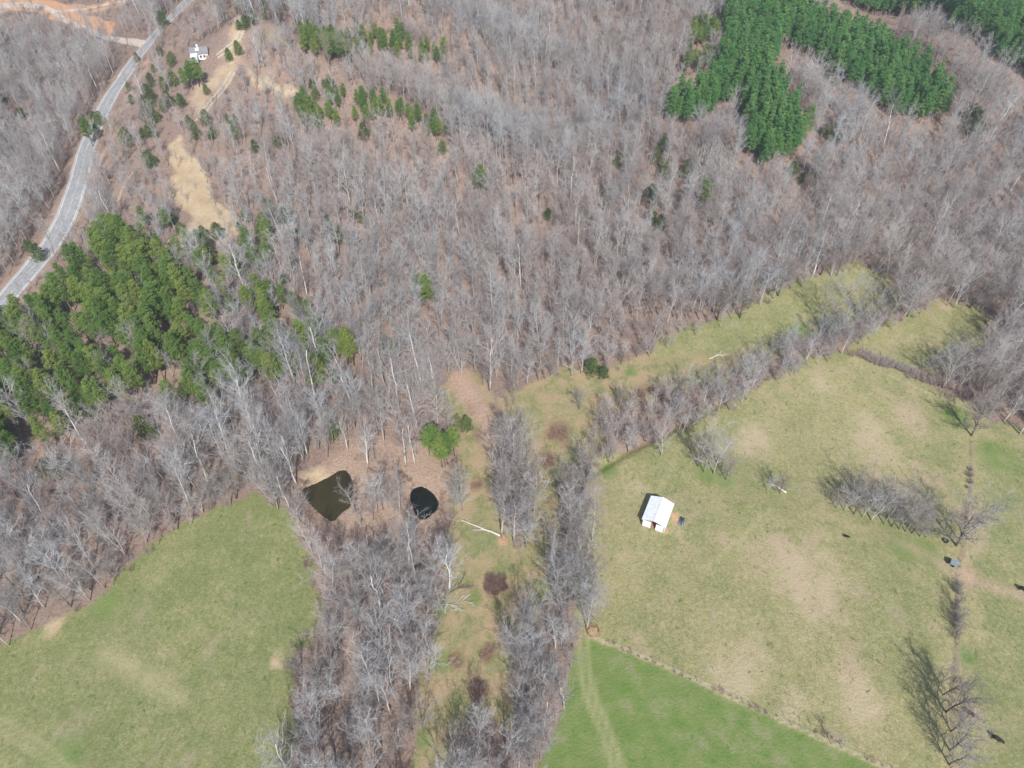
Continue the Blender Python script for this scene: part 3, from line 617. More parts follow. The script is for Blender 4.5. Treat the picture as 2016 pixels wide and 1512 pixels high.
def joined(pair):
    a, b = pair; va = np.zeros(len(a.vertices)*3, np.float32); a.vertices.foreach_get('co', va); vb = np.zeros(len(b.vertices)*3, np.float32); b.vertices.foreach_get('co', vb)
    import bmesh
    bm = bmesh.new(); bm.from_mesh(a); n = len(bm.faces); bm.from_mesh(b); bm.faces.ensure_lookup_table()
    for f in bm.faces[n:]: f.material_index = 1
    me = bpy.data.meshes.new('form'); bm.to_mesh(me); bm.free(); me.materials.append(a.materials[0]); me.materials.append(b.materials[0]); return me
SRC = {}
def sources(kind):
    if kind not in SRC:
        c = bpy.data.collections.new('forms_'+kind); meshes = SAP if kind == 'brush' else [joined(p) for p in FORMS[kind]]
        for i, me in enumerate(meshes): c.objects.link(bpy.data.objects.new('form_%s_%02d' % (kind, i), me))
        SRC[kind] = (c, len(meshes))
    return SRC[kind]
def scatter(name, sets, label, cat):
    """one 'stuff' object that instances tree forms on points; sets = [(kind, P(n,3), scale(n))]"""
    V = np.vstack([s[1] for s in sets]); n = len(V); me = npmesh(name, V, []) if False else bpy.data.meshes.new(name)
    me.vertices.add(n); me.vertices.foreach_set('co', V.astype(np.float32).ravel())
    ng = bpy.data.node_groups.new(name, 'GeometryNodeTree'); ng.interface.new_socket('Geometry', in_out='INPUT', socket_type='NodeSocketGeometry'); ng.interface.new_socket('Geometry', in_out='OUTPUT', socket_type='NodeSocketGeometry')
    N = ng.nodes.new; L = ng.links.new; gi = N('NodeGroupInput'); go = N('NodeGroupOutput'); jn = N('GeometryNodeJoinGeometry')
    kinds = []; idx = []; kid = []
    for i, (k, P, s) in enumerate(sets): idx.append(rng.integers(0, sources(k)[1], len(P))); kid.append(np.full(len(P), i))
    a = me.attributes.new('form', 'INT', 'POINT'); a.data.foreach_set('value', np.concatenate(idx).astype(np.int32))
    a = me.attributes.new('sort', 'INT', 'POINT'); a.data.foreach_set('value', np.concatenate(kid).astype(np.int32))
    a = me.attributes.new('size', 'FLOAT_VECTOR', 'POINT'); sc = np.concatenate([s[2] for s in sets]); wv = sc*(.9+.2*rng.random(n)); a.data.foreach_set('vector', np.stack([wv, wv, sc], 1).astype(np.float32).ravel())
    a = me.attributes.new('turn', 'FLOAT_VECTOR', 'POINT'); a.data.foreach_set('vector', np.stack([rng.normal(0, .045, n), rng.normal(0, .045, n), rng.random(n)*6.283], 1).astype(np.float32).ravel())
    def na(nm, ty): x = N('GeometryNodeInputNamedAttribute'); x.data_type = ty; x.inputs[0].default_value = nm; return [o for o in x.outputs if o.enabled and o.name == 'Attribute'][0]
    for i, (k, P, s) in enumerate(sets):
        ci = N('GeometryNodeCollectionInfo'); ci.inputs[0].default_value = sources(k)[0]; ci.inputs[1].default_value = True; ci.inputs[2].default_value = True
        ip = N('GeometryNodeInstanceOnPoints'); cmpn = N('FunctionNodeCompare'); cmpn.data_type = 'INT'; cmpn.operation = 'EQUAL'
        ins = [x for x in cmpn.inputs if x.enabled]; L(na('sort', 'INT'), ins[0]); ins[1].default_value = i
        L(gi.outputs[0], ip.inputs['Points']); L(cmpn.outputs[0], ip.inputs['Selection']); L(ci.outputs[0], ip.inputs['Instance'])
        ip.inputs['Pick Instance'].default_value = True; L(na('form', 'INT'), ip.inputs['Instance Index'])
        er = N('FunctionNodeEulerToRotation'); L(na('turn', 'FLOAT_VECTOR'), er.inputs[0]); L(er.outputs[0], ip.inputs['Rotation']); L(na('size', 'FLOAT_VECTOR'), ip.inputs['Scale'])
        L(ip.outputs[0], jn.inputs[0])
    L(jn.outputs[0], go.inputs[0])
    o = link(name, me); md = o.modifiers.new('scatter', 'NODES'); md.node_group = ng
    return tag(o, label, cat, None, 'stuff')

# ------------------------------------------------------------------ where trees stand
def jgrid(x0, x1, y0, y1, s):
    xs = np.arange(x0, x1, s); ys = np.arange(y0, y1, s); A_, B_ = np.meshgrid(xs, ys)
    return (A_+rng.random(A_.shape)*s*.95).ravel(), (B_+rng.random(B_.shape)*s*.95).ravel()
OPEN = ['left', 'right', 'farright', 'bright', 'corridor', 'triangle', 'trail', 'clearing', 'houseclear', 'pathclear', 'dirt1', 'ridgeclear']
PINE_DENSE = [(-200,640),(0,602),(70,560),(130,508),(190,440),(240,425),(260,470),(300,500),(380,560),(430,610),(470,690),(450,740),(395,772),(330,775),(280,755),(200,770),(125,795),(90,860),(40,885),(-200,900)]
PINE_SPARSE = [(200,430),(300,400),(420,480),(500,420),(580,560),(640,640),(720,700),(700,740),(640,730),(560,765),(480,745),(400,760),(390,600)]
PLANT_A = [(1425,-60),(1422,60),(1415,130),(1380,170),(1330,180),(1308,215),(1318,240),(1370,248),(1415,215),(1455,195),(1462,240),(1465,300),(1500,330),(1560,312),(1600,275),(1590,245),(1548,190),(1520,140),(1530,88),(1590,108),(1650,155),(1700,185),(1740,225),(1800,240),(1868,245),(1872,215),(1850,150),(1770,90),(1680,55),(1600,28),(1560,10),(1545,-60)]
PLANT_B = [(1600,-60),(1660,5),(1720,28),(1800,30),(1865,22),(1862,58),(1930,78),(1965,125),(2016,152),(2250,290),(2250,-60)]
BANDS = [[(580,62),(640,60),(700,70),(760,56),(830,78),(890,98),(890,118),(820,115),(740,100),(650,105),(590,90)],
         [(635,160),(680,165),(720,185),(770,190),(830,215),(870,245),(860,265),(820,245),(770,228),(700,228),(640,190)],
         [(575,190),(610,200),(665,220),(670,240),(610,245),(575,215)], [(1355,50),(1412,42),(1410,72),(1360,80)], [(1350,105),(1400,100),(1402,122),(1355,125)]]
CEDARS = [(270,120),(480,30),(520,20),(340,130),(300,170),(450,120),(470,110),(350,170),(325,175),(300,200),(372,250),(410,185),(395,120),(340,120),(280,270),(255,290),(560,20),(620,70),(550,290),(420,520),(495,515),(515,470),(480,455),(525,450),(580,520),(530,490),(540,610),(510,600),(505,300),(430,470),(405,470),(345,440),(385,260),(300,330),(420,270),(470,275),(360,210),(310,240),(325,60),(320,110),(195,270),(190,245),(200,250),(50,230),(10,200),(655,860),(665,750),(560,560),(720,275),(880,265),(850,255),(870,300),(835,600),(850,592),(1302,300),(1300,345),(1290,325),(1215,325),(1340,350),(1350,345),(1630,160),(1900,262),(1915,250),(1905,240),(1620,270),(1560,350),(1590,345),(1170,735),(455,700),(110,930),(165,805),(290,855),(25,760),(60,500),(700,430),(560,430),(650,465),(1080,430),(1280,440),(1275,395),(760,690),(900,840),(1180,390)]
PINES = [(385,176),(393,172),(378,174),(400,176),(372,180),(945,385),(950,380),(1382,420),(1384,410),(846,893),(866,905),(884,912),(894,900),(872,922),(858,900),(880,898),(876,914),(600,690),(615,680),(660,700),(670,705),(640,690),(690,725),(700,720),(690,718),(625,750),(560,755),(575,745),(540,770),(530,640),(415,620),(425,640),(430,630),(610,700),(450,760),(480,700),(510,740),(640,770),(845,605),(830,610),(182,289),(330,540),(345,545),(365,530),(275,560),(300,560),(515,700),(380,610),(350,625),(340,600)]
def px_in(polys, u, v): 
    r = np.zeros(u.shape, bool)
    for P in polys: r |= inside(u, v, P)
    return r
def excl(x, y, pad=0.0):
    """road, ponds, buildings"""
    r = np.zeros(x.shape, bool)
    d, _ = seg_dist(x, y, LW['road']); r |= d < 6.5+pad
    d, _ = seg_dist(x, y, LW['dirtroad']); r |= d < 3.5+pad
    d, _ = seg_dist(x, y, LW['dirtbranch']); r |= d < 2.5+pad
    for k in ('drive', 'drive2', 'oldtrack'): d, _ = seg_dist(x, y, LW[k]); r |= d < 2.6
    for P in (pond1, pond2): d, _ = seg_dist(x, y, np.vstack([P, P[:1]])); r |= inside(x, y, P) | (d < 1.3)
    hx, hy, _ = gp(396, 120); r |= np.hypot(x-hx, y-hy) < 13
    return r
def openm(x, y):
    r = np.zeros(x.shape, bool)
    for k in OPEN: r |= inside(x, y, W[k])
    return r
# bare woods
x, y = jgrid(-420, 420, 35, 640, 3.75)
z = H(x, y); u, v, dep = project(x, y, z)
keep = (u > -330) & (u < 2350) & (v < 1800) & (v > -160)
x, y, z, u, v, dep = [a[keep] for a in (x, y, z, u, v, dep)]
HT = np.where((u > 1150) & (u < 1850) & (v > 690-(u-1150)*.12) & (v < 960), 8.0, 15.0)
k = ~openm(x, y) & ~excl(x, y)
OPX = [PX[q] for q in ('left', 'right', 'corridor', 'triangle', 'trail', 'bright', 'farright')]
def pxband(names, u_, v_, wd):
    r = np.zeros(u_.shape, bool)
    for nme_, w_ in zip(names, wd): r |= seg_dist(u_, v_, np.array(LINES[nme_], float))[0] < w_
    return r
for P_ in []: pass
P1X, P2X = np.array(POND1, float), np.array(POND2, float)
rq = rng.random(x.shape); rq2 = rng.random(x.shape)
for fr, pr in ((.3, .92), (.6, .72), (.95, .4)):
    um, vm, _ = project(x, y, z+fr*HT)
    k &= ~(px_in(OPX, um, vm) & (rq < pr)); k &= ~(px_in([PX['trail']], um+8, vm) & (v < 1060) & (rq < pr+.2)); k &= ~(px_in([[(990,700),(1130,745),(1120,860),(1060,880),(1000,800)]], um, vm) & (v > 775) & (rq < .9))
for fr in (.15, .3, .5, .7, .9):
    um, vm, _ = project(x, y, z+fr*HT)
    hit = px_in([P1X, P2X], um, vm) | px_in([P1X, P2X], um+22, vm-8) | px_in([P1X, P2X], um-22, vm-8) | px_in([P1X, P2X], um, vm-22); k &= ~(hit & (rq2 < .97))
    k &= ~(pxband(['road'], um, vm, [13]) & (rq2 < np.where(vm > 160, .86, .8)))
    k &= ~(pxband(['dirtroad', 'dirtbranch'], um, vm, [9, 6]) & (rq2 < .75))
    k &= ~(px_in([PX['dirt1']], um, vm) & (rq2 < .7))
    k &= ~(pxband(['drive', 'drive2', 'sandy', 'oldtrack'], um, vm, [6, 6, 15, 4]) & (rq2 < .8))
    k &= ~(px_in([PX['houseclear'], PX['pathclear'], PX['verge'], PX['pondbank']], um, vm) & (rq2 < .45))
    k &= ~(px_in(BANDS, um, vm) & (rq2 < .72)); k &= ~(px_in([PINE_DENSE], um, vm) & (rq2 < .45))
    k &= ~(px_in([PINE_SPARSE], um, vm) & (rq2 < .22))
for P_ in (PINES, CEDARS):
    for (a_, b_) in P_:
        for fr in (.5, .8): um, vm, _ = project(x, y, z+fr*HT); k &= ~((np.abs(um-a_) < 9) & (vm-b_ < 6) & (vm-b_ > -22))
for ln in ('fence1', 'fence2'): k &= seg_dist(x, y, LW[ln])[0] > 7
u2, v2, _ = project(x, y, z+10)
inp = px_in([PINE_DENSE], u2, v2); k &= ~(inp & (rng.random(x.shape) < .80))
u3, v3, _ = project(x, y, z+8)
pl = px_in([PLANT_A, PLANT_B], u3, v3) | px_in([PLANT_A, PLANT_B], u2, v2) | px_in([PLANT_A, PLANT_B], u, v); k &= ~pl
k &= ~(px_in(BANDS, u3, v3) & (rng.random(x.shape) < .6))
thin = inside(x, y, W['pondbank']); k &= ~(thin & (rng.random(x.shape) < .6))
k &= ~((u > 955) & (u < 1065) & (v > 790) & (v < 872)); near_strip = (v > 1030) & (u < 950) & (u > 540); k &= ~(near_strip & (rng.random(x.shape) < .12))
hside = (u < 560) & (v > 120) & (v < 520) & (u > 230); k &= ~(hside & (rng.random(x.shape) < .2))
vg = inside(x, y, W['verge']); k &= ~(vg & (rng.random(x.shape) < .85))
k &= rng.random(x.shape) < .93
bx, by, bz, bu, bv, bd = [a[k] for a in (x, y, z, u, v, dep)]
dopen = np.full(bx.shape, 1e9)
for q in ('left', 'right', 'corridor', 'trail', 'bright', 'farright', 'triangle'):
    d, _ = seg_dist(bx, by, np.vstack([W[q], W[q][:1]])); dopen = np.minimum(dopen, d)
strips = ((bu > 960) & (bu < 1180) & (bv > 780)) | ((bv > 1030) & (bu > 540) & (bu < 950)) | ((bu > 1150) & (bv > 640+.0) & (bv < 900))
rr = rng.random(bx.shape)
kind = np.where(((dopen < 6) & (rr < .6)) | (rr < .14), 'open', 'forest').astype('<U10')
kind[(strips) & (rr < .78)] = 'open'
dpond = np.minimum(np.hypot(bx-pond1[:, 0].mean(), by-pond1[:, 1].mean()), np.hypot(bx-pond2[:, 0].mean(), by-pond2[:, 1].mean()))
r2 = rng.random(bx.shape); kind[((dpond < 45) & (r2 < .2)) | (strips & (r2 < .14)) | (r2 < .02)] = 'sycamore'
kind[(strips | (dopen < 4)) & (rr > .9)] = 'dark'
scl = .62+.50*rng.random(bx.shape)**1.3; scl[kind == 'open'] *= .9; scl[(kind == 'forest') & (dopen > 30)] *= .95
scl *= np.where((bu > 1150) & (bu < 1850) & (dopen < 16) & (bv > 640) & (bv < 960), .55, 1.0)     # lower hedgerow trees
scl *= np.where((bu > 1060) & (bu < 1180) & (bv > 860), .8, 1.0)
scl *= np.where(((bu > 230) & (bu < 560) & (bv > 60) & (bv < 500)), .75, 1.0)
TREES = [dict(kind=str(kk), x=a, y=b, z=c, u=d, v=e, dep=f, s=s) for kk, a, b, c, d, e, f, s in zip(kind, bx, by, bz, bu, bv, bd, scl)]
def put(kind_, u_, v_, s, label=None, **kw):
    x_, y_, z_ = gp(u_, v_); TREES.append(dict(kind=kind_, x=x_, y=y_, z=z_, u=u_, v=v_, dep=float(project(x_, y_, z_)[2]), s=s, label=label, must=True, **kw))
Wh = wpoly([(1165,935),(1230,903),(1330,865),(1400,832),(1500,775),(1600,722),(1680,690),(1720,655),(1790,625),(1800,600),(1750,600),(1700,622),(1640,640),(1560,672),(1520,698),(1440,732),(1380,765),(1300,790),(1180,800),(1160,870)])
xh, yh = jgrid(Wh[:, 0].min(), Wh[:, 0].max(), Wh[:, 1].min(), Wh[:, 1].max(), 3.3); kh = inside(xh, yh, Wh) & (rng.random(xh.shape) < .62); xh, yh = xh[kh], yh[kh]; zh = H(xh, yh); uh, vh, dh = project(xh, yh, zh)
for i in range(len(xh)):
    q = rng.random(); TREES.append(dict(kind='open' if q < .5 else 'dark' if q < .7 else 'forest', x=xh[i], y=yh[i], z=zh[i], u=uh[i], v=vh[i], dep=dh[i], s=.36+.26*rng.random()))
# trees that stand alone, at their feet in the photograph
put('dark', 1912, 858, 1.0, 'spreading bare tree alone at the top of the right-hand fence line', wide=1)
put('dark', 1862, 1402, 1.0, 'large dark bare tree at the lower end of the right-hand fence')
put('dark', 1870, 1478, .95, 'dark bare tree on the fence near the bottom right corner')
put('open', 1850, 1345, .6, 'smaller bare tree just above the big dark tree on the right fence')
put('dark', 1882, 1074, 1.15, 'broad bare tree beside the round black tub and cattle track', wide=1)
put('open', 1888, 1066, 1.1, 'pale bare tree at the right end of the pasture thicket')
put('dark', 1140, 805, .55, 'small dark bare tree alone in the grass corridor')
put('open', 1385, 930, .95, 'leftmost bare tree of the clump above the white barn')
put('open', 1405, 933, 1.0, 'middle bare tree of the clump above the white barn')
put('dark', 1374, 918, .9, 'dark bare tree at the back of the clump above the white barn')
put('dark', 1428, 944, .65, 'low bushy tree at the right end of the clump above the white barn')
put('open', 1302, 897, .62, 'small bare tree on the pasture edge above the white barn')
put('dark', 1535, 970, .55, 'short twisted bare tree with a fallen limb in the middle pasture')
put('open', 1510, 968, .38, 'small scrubby bare tree left of the twisted pasture tree')
for i, (uu, vv, kk, ss) in enumerate([(1645,1000,'dark',.55),(1662,1005,'open',.6),(1680,1012,'dark',.75),(1698,1018,'open',.72),(1715,1024,'open',.78),(1722,1015,'dark',.85),(1740,1032,'open',.8),(1755,1036,'dark',.8),(1770,1042,'open',.78),(1782,1046,'open',.72),(1795,1050,'dark',.75),(1810,1056,'dark',.6),(1700,998,'open',.7),(1745,1012,'open',.75),(1822,1058,'open',.5),(1668,992,'open',.55),(1765,1025,'dark',.7)]):
    put(kk, uu, vv, ss, zone='thicket')
for i, (uu, vv, ss) in enumerate([(1878,1165,.3),(1880,1195,.36),(1882,1225,.4),(1884,1245,.36)]): put('dark', uu, vv, ss, zone='fencescrub')
put('sycamore', 1250/4+504, 755+158, .85, 'straight white-trunked bare tree above the small dark pond')
put('sycamore', 1180/4+504, 755+162, .8, 'white-trunked tree just left of the straight one above the dark pond')
for (uu, vv, ss) in ((768,990,.6),(776,1006,.6),(754,1003,.6),(742,990,.55),(760,965,.5),(735,1020,.6),(560,985,.85),(548,1003,.7),(905,985,.6),(910,1005,.65),(902,965,.6),(712,1035,.5),(430,890,.9),(470,930,.9),(600,905,.75),(570,900,.8),(628,885,.7),(655,860,.8),(590,880,.8),(700,850,.8),(745,858,.75),(790,862,.8),(545,925,.7)):
    put('open', uu, vv, ss)
for (uu, vv, ss) in ((400,465,.3),(432,432,.42),(368,402,.4),(352,330,.45),(412,482,.3),(350,425,.45),(425,405,.5),(385,372,.25),(345,480,.35),(450,460,.45),(378,320,.45),(410,350,.5)): put('open' if uu % 2 else 'forest', uu, vv, ss)
for (uu, vv, ss) in ((1856,1368,.65),(1872,1440,.7),(1868,1505,.8)): put('dark', uu, vv, ss, zone='fencegroup')
put('sycamore', 685, 886, .7, 'leaning pale tree on the bank above the brown pond')
put('open', 700, 1008, .6, 'crooked bare tree on the right bank of the brown pond')
put('sycamore', 788, 1008, .6, 'white-limbed bare tree left of the small dark pond')
put('sycamore', 1012, 1062, 1.0, 'white-trunked tree at the foot of the narrow tree row by the fallen log')
put('sycamore', 988, 1052, .9, 'pale leaning tree beside the roots of the fallen log')
put('sycamore', 1068, 1372, .8, 'white sycamore leaning left at the creek beside the bright field')
put('sycamore', 745, 1365, 1.0, 'tall bent white trunk in the middle of the lower tree strip')
put('sycamore', 570, 1000, .75, 'spreading pale tree at the top corner of the left pasture')
for poly_, p_, a_, b_ in (([(978,880),(1030,875),(1048,920),(1055,1000),(1035,1070),(985,1060),(975,960)], .75, .7, .3), ([(1125,905),(1165,930),(1168,1040),(1178,1130),(1156,1240),(1128,1300),(1110,1400),(1070,1512),(1030,1512),(1010,1400),(1010,1290),(1080,1220),(1080,1130),(1095,1060),(1110,960)], .55, .6, .35)):
    Wp = wpoly(poly_); xh, yh = jgrid(Wp[:, 0].min(), Wp[:, 0].max(), Wp[:, 1].min(), Wp[:, 1].max(), 4.2); kh = inside(xh, yh, Wp) & (rng.random(xh.shape) < p_); xh, yh = xh[kh], yh[kh]; zh = H(xh, yh); uh, vh, dh = project(xh, yh, zh)
    for i in range(len(xh)):
        q = rng.random(); TREES.append(dict(kind='open' if q < .6 else 'dark' if q < .75 else 'sycamore' if q < .85 else 'forest', x=xh[i], y=yh[i], z=zh[i], u=uh[i], v=vh[i], dep=dh[i], s=a_+b_*rng.random()))
# pine woods on the left, plantation on the right, scattered evergreens
def fill(poly, s, kind_, p, sc, hh, both=False, zone=None):
    Wp = wpoly(poly); x0, y0 = Wp.min(0)-25; x1, y1 = Wp.max(0)+6; a, b = jgrid(x0, x1, y0-14, y1, s); c = H(a, b)
    ua, va, da = project(a, b, c+hh); ub, vb, _ = project(a, b, c+1)
    kk = inside(ua, va, poly) & ~excl(a, b) & (rng.random(a.shape) < p) & (da < 620)
    if both: kk &= inside(ub, vb, poly)
    ug, vg_, dg = project(a, b, c)
    for i in np.where(kk)[0]:
        TREES.append(dict(kind=kind_, x=a[i], y=b[i], z=c[i], u=ug[i], v=vg_[i], dep=dg[i], s=sc*(.8+.4*rng.random()), zone=zone))
fill(PINE_DENSE, 3.8, 'pine', .64, .9, 10, zone='pinewood')
fill(PINE_SPARSE, 4.6, 'pine', .33, .8, 8, zone='pinewood')
fill(PLANT_A, 2.65, 'plantation', .97, .95, 7.5, both=True, zone='plantA')
fill(PLANT_B, 2.8, 'plantation', .97, .95, 7.5, both=True, zone='plantB')
for B_ in BANDS: fill(B_, 2.9, 'pine', .85, .62, 5, zone='ridgeband')
for (uu, vv) in PINES: put('pine', uu+rng.normal(0, 2), vv+rng.normal(0, 2), (.62 if abs(uu-386) < 20 and vv < 185 else .75)+.2*rng.random() if vv < 650 else (.72 if abs(uu-870) < 30 else .8)+.15*rng.random(), zone='scatteredpine')
for (uu, vv) in CEDARS+[(x_+17, y_+11) for x_, y_ in CEDARS[55:]]:
  if not (365 < uu < 425 and 95 < vv < 150): put('cedar', uu+rng.normal(0, 2), vv+rng.normal(0, 2), .65+.75*rng.random(), zone='cedar')
for (uu, vv, nn, sd) in ((330,190,9,35),(420,250,6,35),(500,60,6,30),(300,250,6,25),(520,470,8,40),(640,200,5,30),(380,480,6,60)):
    for _ in range(nn): put('cedar', uu+rng.normal(0, sd), vv+rng.normal(0, sd*.7), .5+.6*rng.random(), zone='cedar')
print('TREES', len(TREES), {k: sum(t['kind'] == k for t in TREES) for k in FORMS})

# ------------------------------------------------------------------ labels for the trees built one by one
ORD = ['first', 'second', 'third', 'fourth', 'fifth', 'sixth', 'seventh', 'eighth', 'ninth', 'tenth', 'eleventh', 'twelfth', 'thirteenth', 'fourteenth', 'fifteenth', 'sixteenth', 'seventeenth', 'eighteenth', 'nineteenth', 'twentieth']
LANDM = {'bare': [('the brown pond', 645, 975), ('the small dark pond', 835, 990), ('the white barn', 1295, 1010), ('the fallen white log', 945, 1043), ('the large round thicket', 975, 1150),
                  ('the small round thicket', 940, 1365), ('the hay feeder', 1168, 1243), ('the round hay bale', 1948, 638), ('the left pasture tip', 505, 975),
                  ('the sandy trail top', 905, 742), ('the grass corridor tip', 1745, 560), ('the gateway by the hedge', 1690, 698), ('the bottom left woods edge', 0, 1290),
                  ('the left pasture bottom corner', 560, 1500), ('the creek bottom end', 1060, 1500), ('the corridor left end', 1010, 790), ('the pasture edge straw patch', 105, 1237),
                  ('the fallen dark trunk', 900, 1170), ('the lone fence tree', 1912, 858)],
         'pine': [('the asphalt road', 30, 570), ('the orange soil patch', 290, 710), ('the straw clearing', 390, 480), ('the pine wood tip', 710, 700), ('the pine wood bottom', 40, 880),
                  ('the brown pond', 645, 975), ('the small dark pond', 835, 990), ('the white farmhouse', 395, 105), ('the left photo edge', 0, 700), ('the far ridge pine band', 740, 85), ('the middle ridge pine band', 750, 210), ('the planted pine stand', 1500, 200)]}
def direction(du, dv):
    a = math.degrees(math.atan2(-dv, du)) % 360
    return ['right of', 'up and right of', 'straight above', 'up and left of', 'left of', 'down and left of', 'straight below', 'down and right of'][int(((a+22.5) % 360)//45)]
def lm_label(trees, fam, noun):
    G = {}
    for t in trees:
        if t.get('label') or t.get('zone') in ('thicket', 'fencescrub', 'fencegroup', 'plantA', 'plantB'): continue
        n, a, b = min(LANDM[fam], key=lambda q: math.hypot(q[1]-t['u'], q[2]-t['v'])); G.setdefault((n, direction(t['u']-a, t['v']-b)), []).append((math.hypot(a-t['u'], b-t['v']), t))
    for (n, d_), L_ in G.items():
        L_.sort(key=lambda q: q[0])
        for i, (_, t) in enumerate(L_):
            if i < len(ORD): t['label'] = '%s, %s %s %s' % (noun(t), ORD[i], d_, n)
def bare_zone(t):
    u_, v_ = t['u'], t['v']
    if t.get('zone') == 'thicket': return 'bare tree in the dense dark thicket in the right pasture', 'trees of the thicket in the right pasture'
    if t.get('zone') == 'fencegroup': return 'bushy bare tree in the group around the big dark fence tree', 'trees at the lower right fence'
    if t.get('zone') == 'fencescrub': return 'low scrubby bare tree in the row along the right fence below the track', 'scrub along the right fence'
    if v_ > 1030 and 540 < u_ < 950: return 'bare tree in the %s part of the tree strip beside the left pasture' % ('lowest' if v_ > 1350 else 'middle' if v_ > 1180 else 'upper'), 'bare trees of the lower tree strip'
    if 955 <= u_ < 1075 and 780 < v_ < 1085: return 'bare tree in the narrow row between sandy trail and creek meadow', 'bare trees of the narrow row'
    if 955 <= u_ < 1185 and v_ >= 860: return 'bare creekside tree between the meadow and the %s' % ('bright green field' if v_ > 1260 else 'barn pasture'), 'bare trees along the creek'
    if u_ >= 1150 and 600 < v_ < 930: return 'bare tree in the hedgerow between the grass corridor and barn pasture' if u_ < 1850 else 'bare tree of the woods right of the small triangular field', 'bare trees of the hedgerow'
    if u_ < 560 and v_ > 850: return 'bare tree in the woods above the %s of the left pasture' % ('left end' if u_ < 200 else 'right end' if u_ > 400 else 'middle'), 'bare trees of the left woods'
    if 560 <= u_ < 960 and v_ > 830: return 'bare tree in the woods around the two ponds', 'bare trees around the ponds'
    return 'bare tree in the broad woodland above the ponds and pasture', 'bare trees of the broad woodland'

def screen_size(t): return FH[t['kind']]*t['s']/t['dep']
FH = {k: max(v.co.z for v in FORMS[k][0][0].vertices) for k in FORMS}
vis = lambda t: -5 < t['u'] < 2021 and -5 < t['v'] < 1560
NAME = {'forest': 'bare_tree', 'open': 'bare_tree', 'sycamore': 'bare_tree', 'dark': 'bare_tree', 'pine': 'pine_tree', 'plantation': 'pine_tree', 'cedar': 'cedar_tree'}
FAM = {}
for t in TREES: FAM.setdefault(NAME[t['kind']], []).append(t)
single = []; rest = []
for nme, L_ in FAM.items():
    vv = [t for t in L_ if vis(t)]; vv.sort(key=lambda t: -(screen_size(t)+(10 if t.get('must') else 0)))
    ch = set(id(t) for t in vv[:300]); single += vv[:300]; rest += [t for t in L_ if id(t) not in ch]
def bn(t): return {'forest': 'slender grey bare tree', 'open': 'wide-crowned bare tree', 'sycamore': 'white-barked bare tree', 'dark': 'dark-twigged bare tree'}[t['kind']]
bare1 = [t for t in single if NAME[t['kind']] == 'bare_tree']; lm_label(bare1, 'bare', lambda t: bn(t))
for t in bare1:
    l, g = bare_zone(t); t['group'] = g
    if not t.get('label'): t['label'] = l.replace('bare tree', bn(t), 1) if t.get('zone') is None else l
# rank labels must stay unique, so drop the look words that only narrow the rank
pine1 = [t for t in single if NAME[t['kind']] == 'pine_tree']; lm_label([t for t in pine1], 'pine', lambda t: 'green pine tree')
for t in pine1:
    zz = t.get('zone')
    t['group'] = {'plantA': 'planted pines of the right ridge', 'plantB': 'planted pines of the top right corner', 'ridgeband': 'pines along the far ridges'}.get(zz, 'pines of the left hillside')
    if not t.get('label'):
        t['label'] = {'plantA': 'planted pine in the %s of the large green stand' % ('left arm' if t['u'] < 1440 else 'lower tip' if t['u'] < 1610 and t['v'] > 200 else 'trunk' if t['u'] < 1560 else 'far end of the right arm' if t['u'] > 1760 else 'middle of the right arm'), 'plantB': 'planted pine in the dark stand at the top right corner', 'ridgeband': 'small pine in the green bands on the far ridges', 'pinewood': 'green pine in the dense pine wood below the road, %s' % ('near its left edge' if t['u'] < 150 else 'in its middle' if t['u'] < 350 else 'in its right part'), 'scatteredpine': 'scattered pine standing among bare trees %s' % ('on the lower hillside' if t['v'] > 600 else 'on the upper hillside')}[zz]
ced1 = [t for t in single if NAME[t['kind']] == 'cedar_tree']; lm_label(ced1, 'pine', lambda t: 'small dark cedar')
for t in ced1:
    u_, v_ = t['u'], t['v']; t['group'] = 'small cedars scattered through the woods'
    where = 'between the road and the farmhouse drive' if u_ < 480 and v_ < 340 else 'around the straw-coloured clearing' if u_ < 620 and v_ < 640 else 'along the far ridge right of the farmhouse' if u_ < 900 and v_ < 340 else 'in the centre woodland' if u_ < 1250 else 'near the pine plantation'
    if not t.get('label'): t['label'] = 'small dark green cedar %s' % where
def place_tree(t):
    forms = FORMS[t['kind']]; tr_, cr_ = forms[random.randrange(len(forms))]
    e = bpy.data.objects.new(NAME[t['kind']], None); C.objects.link(e); e.empty_display_size = .3
    e.location = (t['x'], t['y'], t['z']); s = t['s']; wdt = s*random.uniform(.9, 1.1)*(1.25 if t.get('wide') else 1)
    e.scale = (wdt, wdt, s); e.rotation_euler = (random.gauss(0, .04), random.gauss(0, .04), random.random()*6.283)
    tag(e, t['label'], {'bare_tree': 'bare tree', 'pine_tree': 'pine tree', 'cedar_tree': 'cedar tree'}[NAME[t['kind']]], t['group'])
    for nm, me in (('trunk', tr_), ('crown', cr_)):
        o = bpy.data.objects.new(nm, me); C.objects.link(o); o.parent = e
for t in single: place_tree(t)
def sets_of(kinds, L_):
    out = []
    for k_ in kinds:
        q = [t for t in L_ if t['kind'] == k_]
        if q: out.append((k_, np.array([(t['x'], t['y'], t['z']) for t in q]), np.array([t['s'] for t in q])))
    return out
